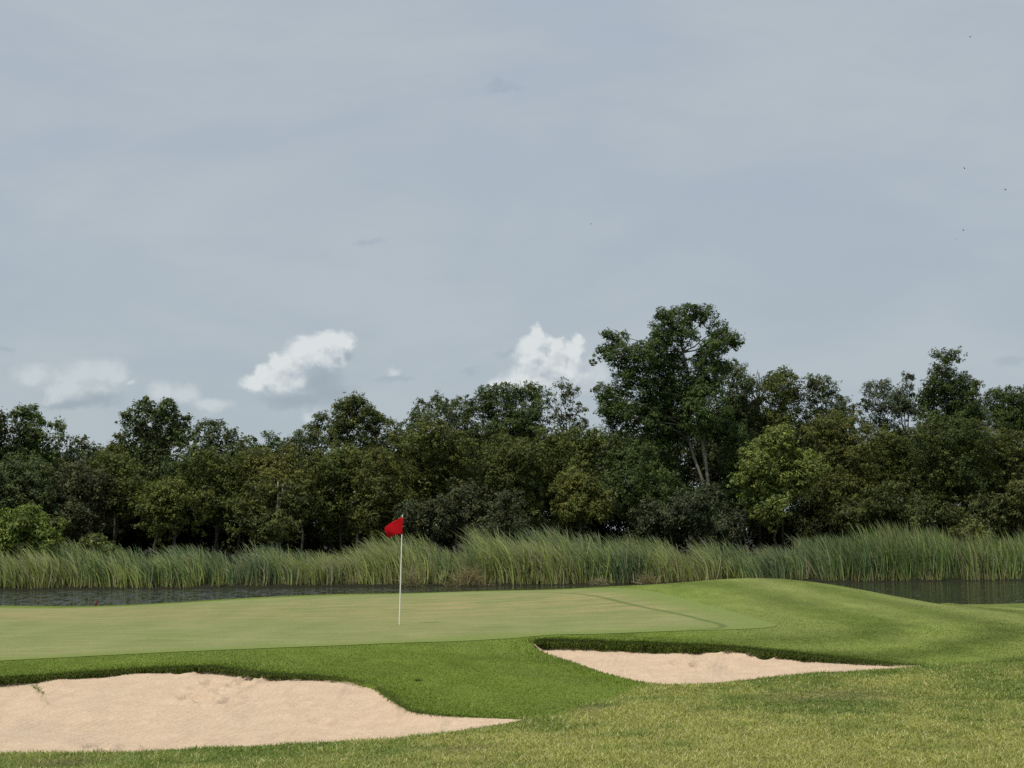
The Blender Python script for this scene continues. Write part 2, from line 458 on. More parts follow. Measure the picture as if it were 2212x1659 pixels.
def sand(name, lip, low, drop, drop0, sag, seed, label, marks, taper):
    N, K = len(lip), 90
    u = np.linspace(0, 1, N)
    tp = taper(u)
    tt = np.linspace(0, 1, K)[:, None]
    L, W = lip[:, :2], low[:, :2]
    d = L - W; d = d / (np.linalg.norm(d, axis=1)[:, None] + 1e-6)
    A, B = W - d * .10 * tp[:, None], L + d * .10 * tp[:, None]
    X = A[None, :, 0] * (1 - tt) + B[None, :, 0] * tt
    Y = A[None, :, 1] * (1 - tt) + B[None, :, 1] * tt
    z0 = zat(A[:, 0], A[:, 1]) - drop0 * tp; z1 = zat(L[:, 0], L[:, 1]) - drop * tp
    wid = np.clip(np.linalg.norm(L - W, axis=1) / 3.0, 0, 1)
    Z = z0 * (1 - tt) + z1 * tt - sag * wid * np.sin(np.pi * tt ** .75)
    Z = Z + ((fbm(X * .9, Y * .9, seed, 4) - .5) * .10 + (fbm(X * 5, Y * 5, seed + 1, 3) - .5) * .022) * tp
    Z = Z + (fbm(X * 9, Y * 6, seed + 2, 3) - .5) * .03 * sstep(.7, 1, tt) * tp
    for (fx, fy, fr, fd) in marks:
        r = np.hypot((X - fx) / fr, (Y - fy) / (fr * 1.5))
        fd = fd * 1.8
        Z = Z - fd * np.exp(-r ** 4) + fd * .7 * np.exp(-((r - 1.35) / .3) ** 2)
    ii = np.arange(N * K).reshape(K, N)
    q = np.stack([ii[:-1, :-1], ii[:-1, 1:], ii[1:, 1:], ii[1:, :-1]], -1).reshape(-1, 4)
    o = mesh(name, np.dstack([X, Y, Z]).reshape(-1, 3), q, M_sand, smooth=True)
    tag(o, label, 'bunker', 'sand bunkers in front of the green', 'structure')
    return o
def zray(px, py, z):
    d = ray(px, py); k = (z - CAMZ) / d[2]
    return d[0] * k, d[1] * k
mk1 = [zray(px, py, -.3) + (r, dp) for px, py, r, dp in
       [(200, 694, .15, .03), (212, 691, .13, .03), (193, 700, .17, .03), (222, 697, .14, .025), (206, 702, .14, .03), (238, 693, .16, .03), (248, 690, .15, .025), (182, 685, .12, .02), (229, 703, .12, .02),
        (98, 735, .14, .03), (118, 738, .16, .03), (130, 742, .14, .03), (150, 741, .15, .025), (170, 737, .13, .02), (300, 705, .12, .015), (320, 715, .12, .015), (60, 720, .12, .015)]]
mk2 = [zray(px, py, -.3) + (r, dp) for px, py, r, dp in
       [(690, 656, .13, .025), (703, 660, .13, .03), (715, 664, .14, .03), (728, 659, .13, .03), (742, 665, .14, .03), (755, 662, .13, .025), (700, 670, .14, .03), (730, 672, .12, .02), (765, 668, .12, .02), (680, 668, .14, .02)]]
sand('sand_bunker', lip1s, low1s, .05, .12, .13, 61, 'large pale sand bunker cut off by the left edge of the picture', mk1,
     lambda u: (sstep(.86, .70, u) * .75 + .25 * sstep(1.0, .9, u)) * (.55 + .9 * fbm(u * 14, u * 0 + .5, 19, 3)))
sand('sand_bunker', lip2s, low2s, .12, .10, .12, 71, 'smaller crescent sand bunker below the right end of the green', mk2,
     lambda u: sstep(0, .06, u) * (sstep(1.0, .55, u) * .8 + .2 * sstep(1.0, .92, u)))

# water ----------------------------------------------------------------
m, t = newmat('pond_water'); n = NT(t)
P = n.pos()
sp = n.n('ShaderNodeSeparateXYZ'); n.lk(P, sp.inputs[0])
wind = n.math('MULTIPLY_ADD', n.noise(n.mapping(P, (.08, .25, 1)), 1, 3).outputs['Fac'], 14.0, sp.outputs[0])
wf = n.mapr(wind, 9.0, -4.0, .24, 1.0)
w1 = n.noise(n.mapping(P, (4.2, 1.3, 1), (0, 0, .12)), 1.0, 3, .65, .5)
w2 = n.noise(n.mapping(P, (11.0, 4.0, 1), (0, 0, -.2)), 1.0, 2, .6)
vv = n.vm('SUBTRACT', n.mix(.35, w1.outputs['Color'], w2.outputs['Color']), (.5, .5, .5))
amp = n.n('ShaderNodeCombineXYZ'); n.lk(n.math('MULTIPLY', wf, .7), amp.inputs[0]); n.lk(n.math('MULTIPLY', wf, 4.2), amp.inputs[1]); amp.inputs[2].default_value = 0
nrm = n.vm('NORMALIZE', n.vm('ADD', n.vm('MULTIPLY', vv, amp.outputs[0]), (0, 0, 1)))
p = n.bsdf(rgb(.024, .028, .018), .10, .5, nrm); p.inputs['IOR'].default_value = 1.33
n.out(p.outputs[0])
xs = np.linspace(-200, 200, 41); ys = np.linspace(41, 120, 9)
WX, WY = np.meshgrid(xs, ys); ii = np.arange(WX.size).reshape(WX.shape)
wo = mesh('water', np.dstack([WX, WY, np.full(WX.shape, WATER)]).reshape(-1, 3),
          np.stack([ii[:-1, :-1], ii[:-1, 1:], ii[1:, 1:], ii[1:, :-1]], -1).reshape(-1, 4), m)
tag(wo, 'dark rippled pond behind the green', 'pond', kind='structure')

# ------------------------------------------------------------------ ribbons (blades of grass and reeds)
def ribbons(name, C, S, Wd, prof, cols, mat, parent=None, loc=None):
    """C (N,k,3) centre lines, S (N,3) side vectors, Wd (N,) widths, prof (k,) width profile, cols (N,k,3)"""
    N, k = C.shape[:2]
    off = S[:, None, :] * (Wd[:, None] * np.asarray(prof)[None, :])[:, :, None] * .5
    V = np.stack([C - off, C + off], 2).reshape(-1, 3)
    if loc is not None: V = V - np.asarray(loc)
    b = (np.arange(N) * k * 2)[:, None] + (np.arange(k - 1) * 2)[None, :]
    q = np.stack([b, b + 1, b + 3, b + 2], -1).reshape(-1, 4)
    cc = np.repeat(cols[:, :, None, :], 2, 2).reshape(-1, 3)
    return mesh(name, V, q, mat, parent, cols=cc, loc=loc)

def blades(name, x, y, z, H, W, lean, cols, mat, curve=.5, dirs=None):
    N = len(x)
    if dirs is None: dirs = RNG.uniform(0, 2 * np.pi, N)
    t = np.array([0, .5, 1.0])
    hor = (H * lean)[:, None] * (t + curve * t * t)[None, :] / (1 + curve)
    ver = H[:, None] * (t * (1 - .35 * t * np.clip(lean, 0, 1)[:, None] * curve))
    C = np.stack([x[:, None] + np.cos(dirs)[:, None] * hor, y[:, None] + np.sin(dirs)[:, None] * hor, z[:, None] + ver], -1)
    a = dirs + np.pi / 2 + RNG.uniform(-.7, .7, N)
    S = np.stack([np.cos(a), np.sin(a), np.zeros(N)], 1)
    return ribbons(name, C, S, W, (1, .8, .12), np.repeat(cols[:, None, :], 3, 1), mat)

def scatter(n_try, y0, y1, half=.44):
    """points inside the part of the lawn that can be seen, denser when near"""
    y = y0 * (y1 / y0) ** RNG.random(n_try)
    x = RNG.uniform(-1, 1, n_try) * (y * half + 1.6)
    return x, y

# foreground rough
x, y = scatter(740000, 10.0, 23.5)
keep = (RNG.random(len(x)) < rough_w(x, y)) & (poly_sd(pit1[::4], x, y) < 0) & (poly_sd(pit2[::4], x, y) < 0)
x, y = x[keep], y[keep]
dry = dry_w(x, y)
clump = fbm(x * 5, y * 5, 81, 3)
H = (.022 + .038 * RNG.random(len(x)) ** 1.5) * (.55 + .9 * clump)
bare_ = np.zeros(len(x))
for bp in ((806, 692.6, 18.3, .55), (860, 691, 18.6, .35), (835, 688, 18.8, .6), (462, 748, 14.2, .30), (60, 762, 13.6, .35), (590, 700, 18.2, .3)):
    b_ = unp(*bp[:3]); bare_ = np.maximum(bare_, np.exp(-((x - b_[0]) / bp[3]) ** 2 - ((y - b_[1]) / bp[3] / 1.3) ** 2))
bare_ = bare_ * sstep(.3, .6, fbm(x * 3, y * 3, 88, 3) + .15)
H = H * (1 - .55 * bare_)
br = RNG.uniform(.65, 1.4, len(x)) * (.8 + .4 * clump)
gcol = np.array([.135, .195, .042]); ycol = np.array([.345, .350, .108]); straw = np.array([.52, .46, .23])
f = np.clip(dry * .9 + RNG.normal(0, .22, len(x)), 0, 1)[:, None]
cols = (gcol * (1 - f) + ycol * f)
sm_ = RNG.random(len(x)) < .06 + .12 * dry
cols[sm_] = straw
cols = cols * (1 - .8 * bare_[:, None]) + np.array([.15, .135, .075]) * .8 * bare_[:, None]
cols = cols * br[:, None]
g1 = blades('rough_grass', x, y, zat(x, y, GZ) - .004, H, .0045 + .00028 * y, RNG.uniform(.3, 1.7, len(x)), cols, M_blade, .8)
tag(g1, 'coarse yellow green grass in the foreground before the bunkers', 'grass', kind='stuff')

# short fringe turf on the slopes
x, y = scatter(760000, 16.5, 44.0)
keep = (RNG.random(len(x)) < (1 - rough_w(x, y)) * (1 - .88 * sstep(21, 34, y))) & (y < crest(x) + .5) & (poly_sd(pit1[::4], x, y) < 0) & (poly_sd(pit2[::4], x, y) < 0) & (poly_sd(green_poly, x, y) < -.02)
x, y = x[keep], y[keep]
nearlip = np.minimum(np.abs(poly_sd(pit1[::4], x, y)), np.abs(poly_sd(pit2[::4], x, y)))
long = 1 + 1.1 * sstep(.9, .0, nearlip)
cl = fbm(x * 1.8, y * 1.0, 83, 4)
H = (.009 + .012 * RNG.random(len(x))) * (.7 + .6 * cl) * long
f = np.clip((cl - .3) * 1.6 + RNG.normal(0, .15, len(x)), 0, 1)[:, None]
cols = np.array([.118, .172, .020]) * (1 - f) + np.array([.185, .245, .042]) * f
gdd = -poly_sd(green_poly, x, y)
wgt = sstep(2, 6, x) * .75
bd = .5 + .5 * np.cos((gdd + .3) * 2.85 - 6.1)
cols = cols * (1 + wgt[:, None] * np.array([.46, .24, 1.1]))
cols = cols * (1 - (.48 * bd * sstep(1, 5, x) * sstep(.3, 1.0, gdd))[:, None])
pt = .62 + .76 * fbm(x * .7 + .4 * y, y * .55, 84, 4)
cols = cols * (pt * RNG.uniform(.72, 1.3, len(x)))[:, None]
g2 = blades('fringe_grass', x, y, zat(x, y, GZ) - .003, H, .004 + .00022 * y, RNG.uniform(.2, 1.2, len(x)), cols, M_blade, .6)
tag(g2, 'short lush green turf on the slopes between green and bunkers', 'grass', kind='stuff')

# shaggy lips that hang over the sand
Cx, Cy, Cz, Hh, Dd, Cc = [], [], [], [], [], []
for lp, N, dmax, uend in ((lip1s, 32000, .06, .72), (lip2s, 34000, .16, 1.0), (lip1s[190:], 1600, .0, 1.0)):
    s = RNG.random(N) * (len(lp) - 1.01) * uend; i = s.astype(int); fr = (s - i)[:, None]
    A = lp[i] * (1 - fr) + lp[i + 1] * fr
    tn = lp[i + 1, :2] - lp[i, :2]; tn /= np.linalg.norm(tn, axis=1)[:, None] + 1e-9
    nrm = np.stack([tn[:, 1], -tn[:, 0]], 1)             # into the pit
    o = np.where(RNG.random(N) < .45, -.34 * RNG.random(N) ** 1.6, RNG.uniform(-.04, .12, N))
    if lp is not lip1s and lp is not lip2s: o = -np.abs(o)
    px_, py_ = A[:, 0] + nrm[:, 0] * o, A[:, 1] + nrm[:, 1] * o
    tz = zat(px_, py_)
    frac = s / (len(lp) - 1)
    tap = (sstep(1.0, .6, frac) * .75 + .25) * (sstep(0, .05, frac) if lp is lip2s else 1)
    if lp is lip1s: tap = tap * sstep(.74, .56, frac)
    down = np.where(o > 0, RNG.random(N) * dmax * tap, 0)
    Cx.append(px_); Cy.append(py_); Cz.append(tz - down)
    shag = .6 + .9 * fbm(px_ * 2.2, py_ * .5, 85, 3)
    Hh.append((.028 + .055 * RNG.random(N) ** 2) * tap * shag * (1 - .55 * sstep(-.02, -.3, o)))
    Dd.append(np.arctan2(nrm[:, 1], nrm[:, 0]) + RNG.normal(0, .75, N))
    q = RNG.random(N)[:, None]
    c_ = np.array([.060, .088, .014]) * (1 - q) + np.array([.105, .14, .026]) * q  # dark green, with the shade of the overhang put into the blade colour
    c_[RNG.random(N) < .05] = (.22, .19, .09)
    up_ = sstep(-.02, -.3, o)[:, None]; c_ = c_ * (1 - up_) + np.array([.12, .172, .022]) * RNG.uniform(.8, 1.2, N)[:, None] * up_
    Cc.append(c_)
x, y, z, H, D, cols = map(np.concatenate, (Cx, Cy, Cz, Hh, Dd, Cc))
N = len(x)
t = np.array([0, .4, .75, 1.0])
ln_ = RNG.uniform(.5, 1.3, N)[:, None]
hor = H[:, None] * ln_ * (t * 1.0)[None]
ver = H[:, None] * (t * .9 - 1.15 * t * t * RNG.uniform(.3, 1.3, N)[:, None])
C = np.stack([x[:, None] + np.cos(D)[:, None] * hor, y[:, None] + np.sin(D)[:, None] * hor, z[:, None] + ver], -1)
S = np.stack([-np.sin(D), np.cos(D), np.zeros(N)], 1)
g3 = ribbons('lip_grass', C, S, np.full(N, .008), (1, .9, .6, .15), np.repeat(cols[:, None, :], 4, 1), M_blade)
tag(g3, 'shaggy dark grass overhanging the sand along the bunker lips', 'grass', kind='stuff')

wc = unp(418.4, 679.5, 20.4); wc[2] = float(zat(np.array([wc[0]]), np.array([wc[1]]), GZ)[0])
wd = blades('weed', RNG.normal(0, .028, 60), RNG.normal(0, .03, 60), np.zeros(60), RNG.uniform(.02, .055, 60), np.full(60, .008), RNG.uniform(.4, 1.8, 60), np.array([.07, .11, .02]) * RNG.uniform(.7, 1.3, 60)[:, None], M_blade, .8)
wd.location = wc
tag(wd, 'small dark weed tuft on the mown slope between the two bunkers', 'weed')

vx_, vy_ = [], []
run = resample(np.array([zray(a, b, -.2) for a, b in [(30, 679), (33, 683), (36, 688), (41, 693), (43, 696)]]), 46)
for q_ in run:
    vx_ += list(q_[0] + RNG.normal(0, .018, 3)); vy_ += list(q_[1] + RNG.normal(0, .03, 3))
vx_, vy_ = np.array(vx_), np.array(vy_); vc = np.array([vx_.mean(), vy_.mean(), 0])
vz_ = np.interp(vy_, [vy_.min(), vy_.max()], [unp(34, 694, vy_.min())[2], unp(34, 680, vy_.max())[2]])
wv = blades('weed', vx_ - vc[0], vy_ - vc[1], vz_ - .008, RNG.uniform(.02, .07, len(vx_)), np.full(len(vx_), .007), RNG.uniform(.6, 2.0, len(vx_)), np.array([.10, .135, .03]) * RNG.uniform(.6, 1.3, len(vx_))[:, None], M_blade, .8)
wv.location = vc
tag(wv, 'thin grass runner trailing from the lip down onto the sand, far left', 'weed')

# ------------------------------------------------------------------ flagstick
fb = unp(399.3, 625.3, 29.4)
fb[2] = float(zat(np.array([fb[0]]), np.array([fb[1]]))[0]) + .005
root = empty('flagstick', fb)
tag(root, 'thin white flagstick with a red flag standing in the hole of the green', 'flag')
LEAN = math.radians(1.25)
def tube(path, rad, k=8, cap=True):
    path = np.asarray(path, float); n_ = len(path)
    V = []
    for i in range(n_):
        d = path[min(i + 1, n_ - 1)] - path[max(i - 1, 0)]
        d = d / (np.linalg.norm(d) + 1e-9)
        a = np.cross(d, [0.31, .95, .05]); a /= np.linalg.norm(a) + 1e-9
        b = np.cross(d, a)
        an = np.linspace(0, 2 * np.pi, k, endpoint=False)
        V.append(path[i] + rad[i] * (np.cos(an)[:, None] * a + np.sin(an)[:, None] * b))
    V = np.concatenate(V)
    q = []
    for i in range(n_ - 1):
        for j in range(k):
            q.append((i * k + j, i * k + (j + 1) % k, (i + 1) * k + (j + 1) % k, (i + 1) * k + j))
    if cap:
        V = np.concatenate([V, [path[0]], [path[-1]]])
        for j in range(k):
            q.append((len(V) - 2, (j + 1) % k, j, len(V) - 2 + 0) if False else (len(V) - 2, (j + 1) % k, j, j))
            q.append((len(V) - 1, (n_ - 1) * k + j, (n_ - 1) * k + (j + 1) % k, (n_ - 1) * k + (j + 1) % k))
    return V, np.array(q)
def clean(o):
    o.data.validate(clean_customdata=False); return o
import bmesh
def mesh_bm(name, parts, mat, parent=None, loc=None, smooth=True):
    """parts: list of (V, faces of any size)"""
    bm = bmesh.new()
    for V, Fs in parts:
        vs = [bm.verts.new(v) for v in V]
        for f_ in Fs:
            f_ = list(dict.fromkeys(int(i) for i in f_))
            if len(f_) > 2:
                try: bm.faces.new([vs[i] for i in f_])
                except ValueError: pass
    bmesh.ops.recalc_face_normals(bm, faces=bm.faces)
    me = bpy.data.meshes.new(name); bm.to_mesh(me); bm.free()
    if smooth: me.polygons.foreach_set('use_smooth', np.ones(len(me.polygons), bool))
    me.materials.append(mat)
    o = bpy.data.objects.new(name, me); COL.objects.link(o)
    if parent: o.parent = parent
    if loc is not None: o.location = loc
    return o
PH = 2.13
ax = np.array([math.sin(LEAN), 0, math.cos(LEAN)])
hts = [-.12, 0, .6, 1.2, 1.7, PH - .012, PH]
mesh_bm('pole', [tube([ax * h_ for h_ in hts], [.0125, .0125, .0118, .0108, .0100, .0095, .006], 12)], M_pole, root)
mesh_bm('finial', [tube([ax * (PH - .002), ax * (PH + .006), ax * (PH + .016), ax * (PH + .022)], [.007, .012, .011, .004], 10)], M_pole, root)
# cloth: traced outline, with its own folds and thickness
sc_ = 29.4 / F * (1024.0 / 3840.0) * (300.0 / 995.0)
def fl(u, v):
    """u along the fly 0..1, v 0 top .. 1 bottom; returns local x, z from pole-top traced corners"""
    top = np.array([[355, 150], [300, 176], [240, 203], [180, 238], [140, 268], [128, 290]], float)
    bot = np.array([[350, 360], [310, 362], [270, 366], [235, 374], [212, 392], [190, 411]], float)
    s = np.linspace(0, 1, 6)
    T = np.array([np.interp(u, s, top[:, 0]), np.interp(u, s, top[:, 1])])
    B = np.array([np.interp(u, s, bot[:, 0]), np.interp(u, s, bot[:, 1])])
    bul = np.array([-14 * math.sin(math.pi * v) * u * u, 0])
    p_ = T * (1 - v) + B * v + bul * (1 if u > .3 else 0)
    return (p_[0] - 325) * sc_, (1468 - p_[1]) * sc_
nu, nvv = 26, 16
front, back = [], []
for j in range(nvv):
    for i in range(nu):
        u, v = i / (nu - 1), j / (nvv - 1)
        X, Z = fl(u, v)
        yw = -.02 * u + .10 * u * u + .018 * math.sin(u * 7.5 + v * 1.8) * u + .02 * math.sin(v * 4 + u * 3) * u
        front.append((X, yw - .001, Z)); back.append((X, yw + .001, Z))
FV = front + back; n1_ = nu * nvv; Fs = []
for j in range(nvv - 1):
    for i in range(nu - 1):
        a = j * nu + i
        Fs += [(a, a + 1, a + nu + 1, a + nu), (n1_ + a, n1_ + a + nu, n1_ + a + nu + 1, n1_ + a + 1)]
bd_ = [i for i in range(nu)] + [j * nu + nu - 1 for j in range(1, nvv)] + [(nvv - 1) * nu + i for i in range(nu - 2, -1, -1)] + [j * nu for j in range(nvv - 2, 0, -1)]
for a, b in zip(bd_, bd_[1:] + bd_[:1]):
    Fs.append((a, a + n1_, b + n1_, b))
mesh_bm('flag', [(FV, Fs)], M_red, root)
# sleeve that wraps the pole
zt, zb_ = fl(0, 0)[1], fl(0, 1)[1]
mesh_bm('sleeve', [tube([ax * zb_, ax * (zb_ + .1), ax * (zt - .1), ax * zt], [.0125, .013, .013, .0125], 12)], M_red, root)
an = np.linspace(0, 2 * np.pi, 24, endpoint=False)
ringV = [(r_ * math.cos(a), r_ * math.sin(a), z_) for (r_, z_) in ((.055, -.02), (.055, .003), (.048, .003), (.048, -.02)) for a in an]
ringF = [(k_ * 24 + j, k_ * 24 + (j + 1) % 24, ((k_ + 1) % 4) * 24 + (j + 1) % 24, ((k_ + 1) % 4) * 24 + j) for k_ in range(4) for j in range(24)]
mesh_bm('cup', [(ringV, ringF)], M_cup, root)

# ------------------------------------------------------------------ red stake
sp_ = unp(95.9, 606.6, 40.6)
sp_[2] = float(terrain(sp_[0], sp_[1])) - .01
top = unp(95.9, 601.2, 40.6)[2] - sp_[2]
sv, sf = tube([(0, 0, -.15), (0, 0, top * .35), (.002, 0, top * .5), (.004, 0, top * .93), (.004, 0, top)], [.026, .028, .036, .038, .030], 10)
so = mesh_bm('stake', [(sv, sf)], M_stake, None, sp_)
tag(so, 'short dull red hazard stake at the edge of the pond, left', 'stake')

# ------------------------------------------------------------------ birds
def bird(vx, vy, Y, span, yaw, flap, label):
    c = unv(vx, vy, Y)
    s = span / 2
    V, Fs = tube([(-.62 * s, 0, 0), (-.5 * s, 0, .01 * s), (-.2 * s, 0, 0), (.15 * s, 0, 0), (.36 * s, 0, .05 * s), (.5 * s, 0, .05 * s), (.62 * s, 0, .03 * s)],
                 [.10 * s, .05 * s, .13 * s, .15 * s, .09 * s, .10 * s, .015 * s], 8)
    parts = [(V, Fs)]
    for sg in (-1, 1):
        pts = [(.22, .08, .06), (.20, .5, .06 + flap * .5), (.02, 1.0, .06 + flap), (-.12, .72, .05 + flap * .7), (-.2, .4, .05 + flap * .4), (-.2, .08, .05)]
        w = [(a * s, sg * b * s, c_ * s) for a, b, c_ in pts]
        w2 = [(a, b, c_ - .025 * s) for a, b, c_ in w]
        k_ = len(w)
        parts.append((w + w2, [tuple(range(k_)), tuple(range(2 * k_ - 1, k_ - 1, -1))] + [(i, (i + 1) % k_, k_ + (i + 1) % k_, k_ + i) for i in range(k_)]))
    o = mesh_bm('bird', parts, M_bird, None, c)
    o.rotation_euler = (random.uniform(-.3, .3), random.uniform(-.2, .2), yaw)
    tag(o, label, 'bird', 'small birds in the sky')
bird(2095, 80, 130, .34, .6, .5, 'tiny dark bird highest up in the right of the sky')
bird(2084, 364, 120, .32, 1.9, .7, 'tiny dark bird in the right of the sky, below the topmost one')
bird(2172, 410, 120, .32, 2.6, .4, 'tiny dark bird closest to the right edge of the picture')
bird(2081, 498, 130, .28, .3, .8, 'upper of two tiny birds close together in the right sky')
bird(2064, 516, 130, .26, 1.2, .5, 'lower of two tiny birds close together in the right sky')
bird(1277, 484, 190, .36, .2, .4, 'faint tiny bird alone in the middle of the sky')
bird(1609, 720, 150, .28, .1, .3, 'tiny bird just right of the tallest tree top')

# ------------------------------------------------------------------ trees
DARK = (.060, .084, .022); OLIVE = (.086, .104, .024); GREY = (.074, .094, .034); YEL = (.154, .184, .046)
BRIGHT = (.135, .172, .036); WARM = (.098, .112, .024); FRESH = (.080, .112, .028)

def crown_leaves(lobes, seed, col, dens=1.0, leaf=.2, csize=.42):
    r = np.random.default_rng(seed)
    Pts, Dr, Nr, Ln, Cl = [], [], [], [], []
    for (c, rx, ry, rz) in lobes:
        c = np.asarray(c); area = 4 * np.pi * ((rx * ry) ** 1.6 / 3 + (rx * rz) ** 1.6 / 3 + (ry * rz) ** 1.6 / 3) ** (1 / 1.6)
        nc = max(6, int(area * 7.5 * dens))
        d = r.normal(size=(nc, 3)); d[:, 2] += .25; d[:, 1] -= .15
        d /= np.linalg.norm(d, axis=1)[:, None]
        rad = np.where(r.random(nc) < .62, r.uniform(.72, 1.12, nc), r.uniform(.1, .8, nc))
        spike = r.random(nc) < .12
        rad = np.where(spike, r.uniform(1.1, 1.42, nc), rad)
        cc = c + d * rad[:, None] * np.array([rx, ry, rz])
        cc = cc + (np.stack([fbm(cc[:, 2] * 1.3 + 7, cc[:, 1] * .9, 61, 2), fbm(cc[:, 0] * 1.1, cc[:, 2] * 1.1, 62, 2), fbm(cc[:, 0] * 1.4 + 3, cc[:, 1] * .9, 63, 2)], 1) - .5) * np.array([1.1, .9, 1.2]) * min(1, rx / .9)
        cr = np.where(spike, .55, 1.0) * csize * r.uniform(.5, 1.3, nc) * min(1.0, (rx / .9) ** .5)
        nl = np.maximum(6, (24 * (cr / .34) ** 1.4 * (.2 / leaf) ** 1.2).astype(int))
        tot = nl.sum(); ci = np.repeat(np.arange(nc), nl)
        e = r.normal(size=(tot, 3)); e /= np.linalg.norm(e, axis=1)[:, None]
        e *= (r.random(tot) ** .45)[:, None]
        e[:, 2] = e[:, 2] * .72 + .1
        p = cc[ci] + e * cr[ci][:, None]
        out = e * .7 + d[ci] * .5 + np.array([0, -.05, .45]) + r.normal(0, .45, (tot, 3))
        nn = out / np.linalg.norm(out, axis=1)[:, None]
        dd = np.cross(nn, r.normal(size=(tot, 3))); dd += e * .8 + np.array([0, 0, -.35])
        dd -= nn * (dd * nn).sum(1)[:, None]
        dd /= np.linalg.norm(dd, axis=1)[:, None] + 1e-9
        Pts.append(p); Dr.append(dd); Nr.append(nn)
        Ln.append(leaf * r.uniform(.6, 1.35, tot))
        cb = r.uniform(.66, 1.42, nc); hue = r.normal(0, .10, nc)
        lb = cb[ci] * r.uniform(.66, 1.42, tot)
        cl = np.array(col)[None, :] * lb[:, None] * (1 + hue[ci][:, None] * np.array([1.0, .3, -.4]))
        fresh = r.random(tot) < .05
        cl[fresh] *= np.array([1.5, 1.45, 1.2])
        Cl.append(cl)
    return map(np.concatenate, (Pts, Dr, Nr, Ln, Cl))

def leaf_mesh(name, lobes, seed, col, parent, loc, dens=1.0, leaf=.2, csize=.34, aspect=.42):
    p, d, nn, L, cl = crown_leaves(lobes, seed, col, dens, leaf, csize)
    s = np.cross(nn, d)
    W = (L * aspect * .5)[:, None]
    a = p - d * (L * .5)[:, None]; b = p + d * (L * .5)[:, None] - nn * (L * .10)[:, None]
    V = np.stack([a, p + s * W - d * (L * .08)[:, None], b, p - s * W - d * (L * .08)[:, None]], 1).reshape(-1, 3) - np.asarray(loc)
    q = np.arange(len(p) * 4).reshape(-1, 4)
    return mesh(name, V, q, M_leaf, parent, cols=np.repeat(cl, 4, 0), loc=(0, 0, 0) if parent else loc)

def wig(a, b, k, amp, r):
    t = np.linspace(0, 1, k)[:, None]
    P = a * (1 - t) + b * t
    P += r.normal(0, amp, (k, 3)) * np.sin(np.pi * t)
    return P

